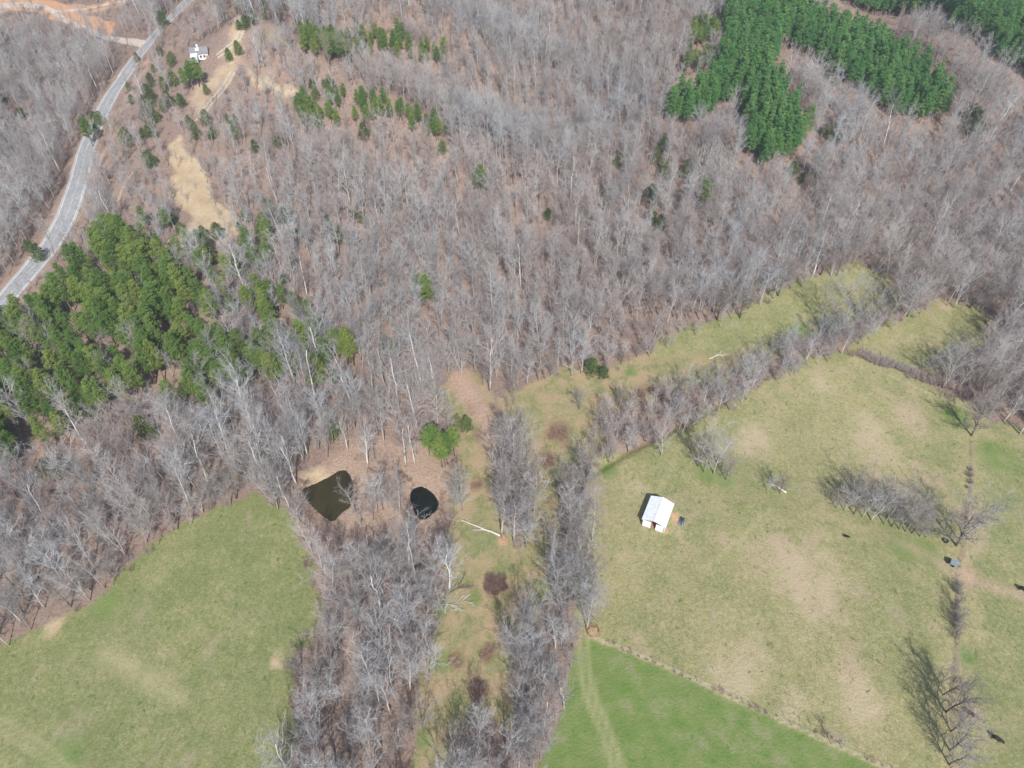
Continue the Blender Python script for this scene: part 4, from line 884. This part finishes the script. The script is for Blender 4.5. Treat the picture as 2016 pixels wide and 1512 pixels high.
# dense woods beyond the top and sides of the frame are part of the same mass
ax_, ay_ = jgrid(-700, 700, 560, 900, 6.5); az_ = H(ax_, ay_); au, av, ad = project(ax_, ay_, az_); kk = (av <= -160) & (av > -420) & (np.abs(au-1008) < 1700)
bs = sets_of(['forest', 'open', 'sycamore', 'dark'], rest)
bs.append(('forest', np.stack([ax_, ay_, az_], 1)[kk], np.full(kk.sum(), .95)))
scatter('bare_woodland', bs, 'mass of bare grey winter trees covering the far slopes', 'woodland')
ps = sets_of(['pine', 'plantation'], rest)
if ps: scatter('pine_woodland', ps, 'dense green mass of pines behind the nearer pine trees', 'pine wood')
cs = sets_of(['cedar'], rest)
if cs: scatter('cedar_thicket', cs, 'small cedars beyond the edges of the scene', 'cedar trees')
# understory
x, y = jgrid(-330, 330, 40, 520, 3.9); z = H(x, y); u, v, dep = project(x, y, z)
k = (u > -200) & (u < 2200) & (v < 1700) & (v > -80) & ~openm(x, y) & ~excl(x, y) & (rng.random(x.shape) < .8)
k &= ~(px_in([PLANT_A, PLANT_B], u, v)); k &= ~(inside(x, y, W['pondbank']) & (rng.random(x.shape) < .75))
cb = smooth_open(LW['creek']); dcr, _ = seg_dist(x, y, cb)
scatter('woodland_brush', [('brush', np.stack([x, y, z], 1)[k], .45+.55*rng.random(k.sum()))], 'low tangle of bare saplings and brush under the trees', 'brush')

# ------------------------------------------------------------------ shrubs and thickets standing on their own
def thicket(name, spots, Ht, cr, n, mat, label, cat, group=None, wd=.05, seed=900):
    mb = MB(); x0, y0, z0 = gp(*spots[0][:2])
    for i, s_ in enumerate(spots):
        a, b, c = gp(s_[0], s_[1]); f = s_[2] if len(s_) > 2 else 1; K = shrub(seed+i, Ht*f, cr*f, n, wd)
        V = np.vstack(K.v)+np.array([a-x0, b-y0, c-z0]); mb.add(V, np.vstack(K.f3))
    o = mb.build(name, M[mat]); o.location = (x0, y0, z0); return tag(o, label, cat, group)
thicket('bramble_thicket', [(975,1150,1),(965,1142,.9),(987,1142,.9),(976,1165,.9),(990,1158,.8),(962,1158,.8)], 1.7, 2.2, 260, 'bramble', 'large round reddish brown bramble thicket in the creek meadow', 'thicket', 'bramble thickets')
thicket('bramble_thicket', [(940,1365,1),(935,1355,.9),(948,1358,.9),(938,1380,.85)], 1.7, 2.0, 260, 'bramble', 'smaller oval brown bramble thicket low in the creek meadow', 'thicket', 'bramble thickets', seed=930)
thicket('bramble_thicket', [(965,1280,1),(950,1290,.8),(978,1272,.8)], 1.2, 1.9, 90, 'bramble', 'sparse brown bramble patch between the two round thickets', 'thicket', 'bramble thickets', seed=940)
thicket('bramble_thicket', [(890,1302,1),(902,1310,.8)], 1.1, 1.9, 90, 'bramble', 'thin brown bramble patch at the left edge of the meadow', 'thicket', 'bramble thickets', seed=950)
thicket('bramble_thicket', [(1300,775,1),(1285,772,.9),(1315,778,.9),(1262,778,.8),(1245,782,.7)], 2.0, 2.3, 200, 'bramble', 'dark brown bramble patch at the left end of the hedgerow', 'thicket', 'bramble thickets', seed=960)
thicket('bramble_thicket', [(1095,850,1),(1110,845,.9),(1085,860,.9),(1105,862,.8)], 1.1, 2.3, 110, 'bramble', 'reddish weed patch in the left end of the grass corridor', 'thicket', 'bramble thickets', seed=970)
hs = [(1700+i*15, 702+i*5.6+3*math.sin(i), .85+.3*random.random()) for i in range(15)]
thicket('brush_hedge', hs, 2.9, 2.5, 170, 'brush', 'long low brush hedge below the small triangular field', 'hedge', seed=1000)
thicket('fence_shrub', [(1909,925,.7),(1908,936,1),(1910,950,.8),(1904,960,.5)], 1.7, .9, 60, 'dark_twig', 'dark shrub on the right fence below the lone bare tree', 'shrub', 'shrubs along the right fence', seed=1030)
thicket('fence_shrub', [(1884+random.uniform(-5, 3), 1148+i*11+random.uniform(-5, 5), random.uniform(.4, 1.15)) for i in range(10)], 2.1, 1.3, 60, 'dark_twig', 'long dark shrub line on the right fence below the track', 'shrub', 'shrubs along the right fence', seed=1040)
for i, (a, b, f, lb) in enumerate([(1208,1268,.35,'first small shrub on the diagonal fence right of the hay feeder'),(1240,1285,.6,'thin shrub clump on the upper part of the diagonal fence'),(1288,1305,.4,'tiny bush on the diagonal fence above the green field'),(1342,1330,.45,'small leaning shrub on the middle of the diagonal fence'),(1420,1362,.7,'brown brush clump on the diagonal fence'),(1490,1396,.7,'larger brown brush clump on the lower diagonal fence'),(1620,1446,.6,'single dark sapling shrub on the lowest part of the diagonal fence'),(1720,1500,.6,'brush clump on the diagonal fence at the bottom of the photo')]):
    thicket('fence_shrub', [(a, b, f), (a+17, b+7, f*.5), (a-14, b-6, f*.6), (a+26+random.random()*14, b+13, f*.3)], 1.9, 1.3, 30, 'bramble', lb, 'shrub', 'shrubs along the diagonal fence', wd=.04, seed=1060+i*5)
thicket('reed_bed', [(545+i*9, 953-i*.8+random.uniform(-3, 3), random.uniform(.6, 1)) for i in range(7)], 1.4, 1.7, 70, 'bramble', 'brown reeds along the upper left shore of the brown pond', 'reeds', 'reeds around the ponds', seed=1130)
thicket('reed_bed', [(698+random.uniform(-2, 5), 950+i*11, random.uniform(.5, .9)) for i in range(6)], 1.2, 1.4, 55, 'brush', 'pale reeds along the right shore of the brown pond', 'reeds', 'reeds around the ponds', seed=1140)
thicket('reed_bed', [(868+random.uniform(-2, 4), 972+i*10, random.uniform(.5, .9)) for i in range(5)], 1.2, 1.4, 60, 'bramble', 'brown reeds along the right shore of the small dark pond', 'reeds', 'reeds around the ponds', seed=1150)
thicket('reed_bed', [(775+i*8, 925+i*5, random.uniform(.6, 1)) for i in range(5)], 1.1, 1.4, 55, 'bramble', 'row of small brown tufts up and left of the dark pond', 'reeds', 'reeds around the ponds', seed=1160)
thicket('brush_tuft', [(720,900,1),(735,905,1),(750,910,.9),(765,900,.9),(705,905,.8),(745,890,.8),(770,915,.8),(730,885,.8)], 1.7, 2.4, 70, 'brush', 'pale upright brush between the two ponds', 'brush', seed=1110)
x_, y_, z_ = gp(40, 985)
rb = bpy.data.objects.new('redbud_tree', None); C.objects.link(rb); rb.location = (x_, y_, z_); tag(rb, 'small tree with red buds in the woods at the left edge', 'budding tree')
T_, K_ = bare_tree(1200, 7, 2.6, base=.3, tr=.12, nlimb=14, ntw=9, twl=1.0, twd=.06); T_.build('trunk', M['dark_bark'], rb); K_.build('crown', M['redbud'], rb)

# ------------------------------------------------------------------ fallen trees
def fallen(name, a, b, r0, label, seed, mat='white_bark', branch=6, blen=3.0):
    p, q = np.array(gp(*a)), np.array(gp(*b)); rs = np.random.default_rng(seed); mb = MB(); n = 9
    t = np.linspace(0, 1, n)[:, None]; side = unit(np.cross(q-p, (0, 0, 1)))
    L = p+(q-p)*t+side*np.cumsum(rs.normal(0, .12, n))[:, None]; L[:, 2] = H(L[:, 0], L[:, 1])+r0*.9
    mb2 = MB(); mb2.tube(L-p, np.linspace(r0, r0*.3, n), 7)
    for i in range(branch):
        k_ = int(3+rs.random()*5); o = L[k_]-p; d_ = unit((q-p)/np.linalg.norm(q-p)+side*rs.choice([-1, 1])*(.35+.5*rs.random())+np.array([0, 0, .15])); e = o+d_*blen*(.5+.7*rs.random()); m_ = (o+e)/2+rs.normal(0, .2, 3)
        mb.tube(np.array([o, m_, e]), [r0*.35, r0*.2, .02], 4)
        for g in range(5): mb.tube(np.array([m_+(e-m_)*g/5, m_+(e-m_)*g/5+unit(d_+rs.normal(0, .5, 3))*blen*.35]), [.03, .01], 3)
    root = bpy.data.objects.new(name, None); C.objects.link(root); root.location = p; tag(root, label, 'fallen tree', 'fallen trees')
    mb2.build('trunk', M[mat], root, True); mb.build('branch', M[mat], root)
    return root
fl = fallen('fallen_tree', (985,1056), (903,1024), .26, 'long white fallen log lying across the meadow below the tree row', 1, branch=5, blen=2.6)
rp_ = MB(); rs = np.random.default_rng(3)
for i in range(14):
    a = rs.random()*6.28; e = np.array([.3+.4*rs.random(), math.cos(a)*1.1, .35+math.sin(a)*.9]); rp_.tube(np.array([(0, 0, .3), e*.6, e]), [.2, .1, .03], 4)
rp_.build('root_plate', M['dirtmound'], fl)
fallen('fallen_tree', (850,1188), (915,1148), .18, 'dark fallen trunk leaning up right out of the lower tree strip', 11, 'dark_bark', 9, 4)
fallen('fallen_tree', (848,1192), (925,1182), .16, 'pale fallen trunk lying right into the creek meadow', 12, 'bark', 9, 3.5)
fallen('fallen_tree', (665,1322), (630,1312), .22, 'pale curved log on the floor of the lower tree strip', 13, 'bark', 3, 2)
fallen('fallen_tree', (640,1238), (688,1239), .14, 'thin pale straight log across the lower tree strip', 14, 'white_bark', 1, 1)
fallen('fallen_tree', (1070,1068), (1100,1082), .14, 'small pale fallen branch beside the creek', 15, 'white_bark', 5, 2)
fallen('fallen_tree', (1548,970), (1515,955), .18, 'white fallen limb under the twisted pasture tree', 16, 'white_bark', 5, 2)
fallen('fallen_tree', (1395,698+8), (1420,700), .18, 'pale fallen limb in the hedgerow', 17, 'white_bark', 5, 2.5)

# ------------------------------------------------------------------ barn
def at_z(u_, v_, z_):
    dx, dy, dz = ray(u_, v_); t = (z_-CAM_H)/dz; return np.array([dx*t, dy*t])
gz = gp(1295, 1015)[2]
EZ, RZ = gz+2.7, gz+3.7
fl_, fr_, nl_, nr_ = at_z(1282, 976, EZ), at_z(1327.5, 992, EZ), at_z(1264, 1021, EZ), at_z(1310, 1041, EZ)
cen = (fl_+fr_+nl_+nr_)/4; ydir = unit((fl_+fr_)-(nl_+nr_)); Lb = (np.linalg.norm(fl_-nl_)+np.linalg.norm(fr_-nr_))/2; Wb = (np.linalg.norm(fl_-fr_)+np.linalg.norm(nl_-nr_))/2
brz = math.atan2(ydir[1], ydir[0])-math.pi/2
print('BARN', Lb, Wb, cen, math.degrees(brz))
barn = bpy.data.objects.new('barn', None); C.objects.link(barn); barn.location = (cen[0], cen[1], gz); barn.rotation_euler.z = brz
tag(barn, 'small white metal barn with gable roof and open front in the pasture', 'barn')
hw, hl = Wb/2, Lb/2; e_, rg = 2.7, 3.75
def roof_half(s):
    mb = MB(); n = 22; ys = np.linspace(-hl, hl, n*2+1); V = []; 
    for i, yy in enumerate(ys):
        rb_ = .03 if i % 4 == 0 else 0
        V += [(0, yy, rg+rb_), (s*(hw+.02), yy, e_+rb_)]
    for yy in ys: V += [(0, yy, rg-.06), (s*(hw+.02), yy, e_-.06)]
    m_ = len(ys); f = []
    for i in range(m_-1):
        a, b, c, d = 2*i, 2*i+1, 2*i+3, 2*i+2; f.append((a, b, c, d) if s > 0 else (a, d, c, b)); o = 2*m_; f.append((a+o, d+o, c+o, b+o) if s > 0 else (a+o, b+o, c+o, d+o))
    o = 2*m_; f += [(1, 2*m_-1, 4*m_-1, 1+o), (0, 1, 1+o, o), (2*m_-2, 2*m_-1, 4*m_-1, 4*m_-2)]
    mb.add(V, f4=f); return mb
for s in (-1, 1): roof_half(s).build('roof_panel', M['white_metal'], barn)
mb = MB(); mb.box((0, 0, rg+.05), (.35, Lb+.02, .05)); mb.build('ridge_cap', M['white_metal'], barn)
wi = hw-.18; li = hl-.35
mb = MB(); mb.box((wi, 0, 1.3), (.08, li*2, 2.6)); mb.build('wall', M['white_wall'], barn)
mb = MB(); mb.box((-wi, 0, 1.3), (.08, li*2, 2.6)); mb.build('wall', M['white_wall'], barn)
mb = MB(); mb.box((0, li+.05, 1.3), (wi*2-.09, .08, 2.6)); mb.add([(-wi, li+.05, 2.62), (wi, li+.05, 2.62), (0, li+.05, rg-.12)], f3=[(0, 1, 2)]); mb.build('wall', M['white_wall'], barn)
fw = wi*.78
for s in (-1, 1):
    mb = MB(); mb.box((s*(wi-fw/2), -li-.05, 1.2), (fw, .08, 2.4)); mb.build('front_wall', M['white_wall'], barn)
mb = MB(); mb.box((0, 0, .03), (wi*2-.2, li*2-.1, .06)); mb.build('dirt_floor', M['rust'], barn)
mb = MB()
for sx in (-1, 1):
    for yy in (-li-.14, 0, li-.08): mb.box((sx*(wi-.12), yy, 1.3), (.14, .14, 2.6))
mb.build('posts', M['post'], barn)
def tub(u_, v_, r_, label, mat='rubber', inner='water_in_tub', name='round_trough'):
    x_, y_, z_ = gp(u_, v_); n = 20; mb = MB(); prof = [(r_*.94, 0), (r_, .3), (r_*1.03, .5), (r_*.86, .52), (r_*.80, .2)]
    V = [(r*math.cos(k*2*math.pi/n), r*math.sin(k*2*math.pi/n), h) for r, h in prof for k in range(n)]
    f = [(i*n+k, i*n+(k+1) % n, (i+1)*n+(k+1) % n, (i+1)*n+k) for i in range(len(prof)-1) for k in range(n)]
    mb.add(V, f4=f); root = bpy.data.objects.new(name, None); C.objects.link(root); root.location = (x_, y_, z_); tag(root, label, 'trough', 'round troughs')
    mb.build('tyre_wall', M[mat], root, True)
    mb = MB(); mb.add([(r_*.83*math.cos(k*2*math.pi/n), r_*.83*math.sin(k*2*math.pi/n), .3) for k in range(n)]+[(0, 0, .3)], f3=[(k, (k+1) % n, n) for k in range(n)]); mb.build('water', M[inner], root)
tub(1272, 1031.5, .48, 'round tyre trough at the left front corner of the white barn')
tub(1301.5, 1043, .48, 'round tyre trough at the right front corner of the white barn')
tub(1861, 1066, .6, 'round black tub on bare soil under the broad tree', inner='steel')
# stack of dark pipes beside the barn
x_, y_, z_ = gp(1342, 1027)
root = bpy.data.objects.new('pipe_pile', None); C.objects.link(root); root.location = (x_, y_, z_); root.rotation_euler.z = R(-20); tag(root, 'loose pile of dark blue-grey metal pipes beside the barn', 'pipe pile')
rs = np.random.default_rng(5)
for i in range(9):
    mb = MB(); xx = -.72+.18*i; yo = rs.normal(0, .15); mb.tube([(xx+rs.normal(0, .06), -1.15+yo, .12+.12*(i % 2)), (xx*.75+rs.normal(0, .06), 1.1+yo, .16+.12*(i % 2))], .09, 8); mb.build('pipe', M['steel' if i % 2 else 'grey_metal'], root, True)
# trailer on the track
x_, y_, z_ = gp(1876, 1112)
tr = bpy.data.objects.new('livestock_trailer', None); C.objects.link(tr); tr.location = (x_, y_, z_); tr.rotation_euler.z = R(-32); tag(tr, 'small grey cattle feeder trailer with drawbar beside the dirt track', 'trailer')
mb = MB(); mb.box((0, 0, .85), (1.7, 1.15, .75)); mb.build('body', M['grey_metal'], tr)
mb = MB(); mb.box((.05, 0, 1.26), (1.8, 1.25, .06)); mb.build('lid', M['grey_metal'], tr)
mb = MB(); mb.box((-1.05, 0, .8), (.4, 1.1, .9)); mb.build('feed_opening', M['rubber'], tr)
for s in (-1, 1):
    mb = MB(); mb.tube([(0, s*.62, .3), (0, s*.74, .3)], .3, 14); mb.build('wheel', M['rubber'], tr)
    mb = MB(); mb.tube([(.85, s*.45, .5), (1.7, 0, .45)], .05, 5); mb.build('drawbar', M['steel'], tr)
mb = MB(); mb.tube([(.9, -.5, .5), (.9, -.5, 1.2), (.9, .5, 1.2), (.9, .5, .5)], .04, 5); mb.build('frame', M['steel'], tr)
# hay feeder
x_, y_, z_ = gp(1167, 1244)
hf = bpy.data.objects.new('hay_feeder', None); C.objects.link(hf); hf.location = (x_, y_, z_); tag(hf, 'ring hay feeder around old brown hay at the fence corner', 'hay feeder')
mb = MB(); n = 28
for zz in (.15, .55, 1.0):
    a = np.linspace(0, 2*math.pi, n+1); mb.tube(np.column_stack([1.35*np.cos(a), 1.35*np.sin(a), np.full(n+1, zz)]), .035, 5, cap=False)
for k_ in range(16):
    a = k_*2*math.pi/16; mb.tube([(1.35*math.cos(a), 1.35*math.sin(a), 0), (1.35*math.cos(a), 1.35*math.sin(a), 1.0)], .03, 4)
mb.build('ring_frame', M['rust'], hf)
mb = MB(); rs = np.random.default_rng(8); pr = [(1.25, 0), (1.15, .25), (.7, .45), (0.05, .5)]
V = [(r*math.cos(k*.3927)*(1+rs.normal(0, .06)), r*math.sin(k*.3927)*(1+rs.normal(0, .06)), h+rs.normal(0, .04)) for r, h in pr for k in range(16)]
mb.add(V, f4=[(i*16+k, i*16+(k+1) % 16, (i+1)*16+(k+1) % 16, (i+1)*16+k) for i in range(3) for k in range(16)]); mb.build('hay', M['hay'], hf)
# round bale
x_, y_, z_ = gp(1948, 640); mb = MB(); a = np.linspace(0, 2*math.pi, 25)[:-1]; V = []
for yy, r in ((-.75, .55), (-.75, .85), (-.6, .92), (0, .95), (.6, .92), (.75, .85), (.75, .55)): V += [(r*math.cos(k), yy, .85+r*math.sin(k)) for k in a]
mb.add(V, f4=[(i*24+k, i*24+(k+1) % 24, (i+1)*24+(k+1) % 24, (i+1)*24+k) for i in range(6) for k in range(24)]); mb.add([V[k] for k in range(24)]+[(0, -.75, .85)], f3=[(k, 24, (k+1) % 24) for k in range(24)]); mb.add([V[144+k] for k in range(24)]+[(0, .75, .85)], f3=[(k, (k+1) % 24, 24) for k in range(24)])
o = mb.build('hay_bale', M['bale'], None, False); o.location = (x_, y_, z_); o.rotation_euler.z = R(35); tag(o, 'round golden hay bale at the right corner of the triangular field', 'hay bale')

# ------------------------------------------------------------------ cattle
def cow_mesh(graze):
    me = bpy.data.meshes.new('body'); V = []; E = []; Rd = []
    def v(p, r, par=None):
        V.append(p); Rd.append(r if isinstance(r, tuple) else (r, r)); i = len(V)-1
        if par is not None: E.append((par, i))
        return i
    p = v((-.45, 0, 1.05), (.36, .42)); m_ = v((.05, 0, 1.0), (.40, .47), p); ch = v((.55, 0, 1.05), (.33, .42), m_)
    ru = v((-.85, 0, 1.12), (.27, .30), p)
    if graze: nk = v((.95, .05, .9), (.17, .22), ch); hd = v((1.25, .08, .5), (.14, .15), nk); mz = v((1.42, .08, .2), (.10, .10), hd)
    else: nk = v((.95, 0, 1.25), (.17, .22), ch); hd = v((1.28, .06, 1.38), (.14, .15), nk); mz = v((1.62, .1, 1.22), (.09, .10), hd)
    for s in (-1, 1):
        h = v((-.72, s*.2, .85), .17, p); k_ = v((-.66, s*.22, .58), .10, h); hk = v((-.84, s*.22, .42), .07, k_); v((-.76, s*.22, .04), .06, v((-.8, s*.22, .12), .05, hk))
        f = v((.55, s*.2, .72), .13, ch); kn = v((.57, s*.2, .4), .075, f); v((.57, s*.2, .04), .06, v((.56, s*.2, .12), .05, kn))
        v((hd and V[hd][0]-.04, V[hd][1]+s*.26, V[hd][2]+.06), .045, hd)
    tl = v((-1.08, 0, 1.05), .04, ru); v((-1.12, 0, .6), .035, tl)
    me.from_pydata([tuple(map(float, q)) for q in V], E, []); me.materials.append(M['hide'])
    o = bpy.data.objects.new('cow', me); C.objects.link(o); sk_ = o.modifiers.new('skin', 'SKIN')
    sv = me.skin_vertices[0].data if me.skin_vertices else None
    if sv is None:
        bpy.context.view_layer.objects.active = o; sv = me.skin_vertices[0].data
    for i, r in enumerate(Rd): sv[i].radius = r
    sv[0].use_root = True
    ss_ = o.modifiers.new('sub', 'SUBSURF'); ss_.levels = 1; ss_.render_levels = 2; return o
c0 = cow_mesh(True); first = True
for (u_, v_, rz, sc_, lb) in ((1960, 1457, -35, 1.0, 'black cow grazing near the bottom right corner, right of the big dark tree'),
                          (1911, 1408, -38, .85, 'smaller black cow standing just right of the large dark fence tree'),
                          (2012, 1163, -25, 1.0, 'black cow at the right edge of the photo above the dirt track'),
                          (1666, 1058, -12, .62, 'small black calf alone below the thicket in the right pasture')):
    o = c0 if first else c0.copy()
    if not first: C.objects.link(o)
    first = False; x_, y_, z_ = gp(u_, v_); o.location = (x_, y_, z_-.02); o.rotation_euler = (0, 0, R(rz)); o.scale = (sc_,)*3
    tag(o, lb, 'cow', 'black cattle in the right pastures')

# ------------------------------------------------------------------ fences
def fence(P, step, label, ht=1.2):
    s = np.concatenate([[0], np.cumsum(np.linalg.norm(np.diff(P, axis=0), axis=1))]); n = max(2, int(s[-1]/step)); ss = np.linspace(0, s[-1], n+1)
    xs = np.interp(ss, s, P[:, 0]); ys = np.interp(ss, s, P[:, 1]); zs = H(xs, ys); o0 = np.array([xs[0], ys[0], zs[0]])
    root = bpy.data.objects.new('wire_fence', None); C.objects.link(root); root.location = o0; tag(root, label, 'fence', 'wire fences')
    pm = MB(); pm.tube([(0, 0, -.3), (0, 0, ht)], .07, 6); pme = pm.mesh('post', M['post'])
    for a, b, c in zip(xs, ys, zs):
        q = bpy.data.objects.new('post', pme); C.objects.link(q); q.parent = root; q.location = (a-o0[0], b-o0[1], c-o0[2])
    wm = MB()
    for h in (.4, .75, 1.1):
        wm.tube(np.column_stack([xs, ys, zs+h])-o0, .012, 3, cap=False)
    wm.build('wires', M['wire'], root)
fence(LW['fence1'], 4.5, 'diagonal wire fence between barn pasture and bright green field')
fence(LW['fence2'], 4.5, 'wire fence running down the right side of the barn pasture')
fence(LW['fence3'], 4.5, 'wire fence along the hedge at the top right of barn pasture')

# ------------------------------------------------------------------ farmhouse
x_, y_, z_ = gp(396, 114); hh = bpy.data.objects.new('farmhouse', None); C.objects.link(hh); hh.location = (x_, y_, z_); hh.rotation_euler.z = R(12); hh.scale = (.8, .8, .8)
tag(hh, 'white farmhouse with grey gabled roof among trees at upper left', 'house')
def gable(mb, cx, cy, w_, l_, e0, r0, axis='x', th=.15):
    ov = .35
    for s in (-1, 1):
        if axis == 'x':
            V = [(cx-l_/2-ov, cy, r0), (cx+l_/2+ov, cy, r0), (cx+l_/2+ov, cy+s*(w_/2+ov), e0), (cx-l_/2-ov, cy+s*(w_/2+ov), e0)]
        else:
            V = [(cx, cy-l_/2-ov, r0), (cx, cy+l_/2+ov, r0), (cx+s*(w_/2+ov), cy+l_/2+ov, e0), (cx+s*(w_/2+ov), cy-l_/2-ov, e0)]
        V = V+[(a, b, c-th) for a, b, c in V]; mb.add(V, f4=[(0,1,2,3),(7,6,5,4),(0,4,5,1),(1,5,6,2),(2,6,7,3),(3,7,4,0)])
mb = MB(); mb.box((0, 0, 1.6), (8.4, 5.8, 3.2)); mb.add([(-4.2, -2.9, 3.2), (-4.2, 2.9, 3.2), (-4.2, 0, 5.3), (4.2, -2.9, 3.2), (4.2, 2.9, 3.2), (4.2, 0, 5.3)], f3=[(0, 2, 1), (3, 4, 5)])
wl = mb.build('wall', M['white_wall'], hh)
mb = MB(); gable(mb, 0, 0, 5.8, 8.4, 3.1, 5.5); rf = mb.build('roof', M['shingle'], hh)
mb = MB(); mb.box((-.5, .6, 5.6), (.9, .9, 1.9)); mb.build('chimney', M['white_wall'], rf)
mb = MB(); mb.box((-.5, -1.4, 4.9), (1.9, 1.6, 1.0)); mb.build('dormer', M['white_wall'], rf)
mb = MB(); mb.box((-2.3, -4.6, 1.5), (3.0, 3.6, 3.0)); mb.build('porch', M['white_wall'], hh)
mb = MB(); V = [(-4.0, -6.7, 3.0), (-.6, -6.7, 3.0), (-.6, -2.95, 3.5), (-4.0, -2.95, 3.5)]; V += [(a, b, c-.12) for a, b, c in V]; mb.add(V, f4=[(0,1,2,3),(7,6,5,4),(0,4,5,1),(1,5,6,2),(2,6,7,3),(3,7,4,0)]); mb.build('porch_roof', M['white_metal'], hh)
for xx in (.6, 2.4):
    mb = MB(); mb.box((xx, -2.92, 1.7), (.95, .06, 1.2)); wn = mb.build('window', M['glass'], hh)
    mb = MB(); mb.box((xx, -2.94, 2.36), (1.15, .1, .1)); mb.box((xx, -2.94, 1.04), (1.15, .1, .1)); mb.build('frame', M['white_wall'], wn)
mb = MB(); mb.box((3.6, -2.92, 1.05), (.9, .06, 2.1)); mb.build('door', M['rust'], hh)

# ------------------------------------------------------------------ air
if HAZE > 0:
    zt = 165; mb = MB(); mb.box((0, 400, (zt-8)/2), (2400, 1500, zt+8))
    # the ground mesh reaches farther than the box only outside the view
    hm = bpy.data.materials.new('haze_air'); hm.use_nodes = True; t = hm.node_tree; t.nodes.clear(); pv = t.nodes.new('ShaderNodeVolumePrincipled'); out = t.nodes.new('ShaderNodeOutputMaterial')
    pv.inputs['Color'].default_value = (.82, .89, 1, 1); pv.inputs['Density'].default_value = HAZE; pv.inputs['Anisotropy'].default_value = .2; t.links.new(pv.outputs[0], out.inputs['Volume'])
    o = mb.build('haze', hm); tag(o, 'thin pale blue air haze over the valley', 'haze', None, 'stuff')
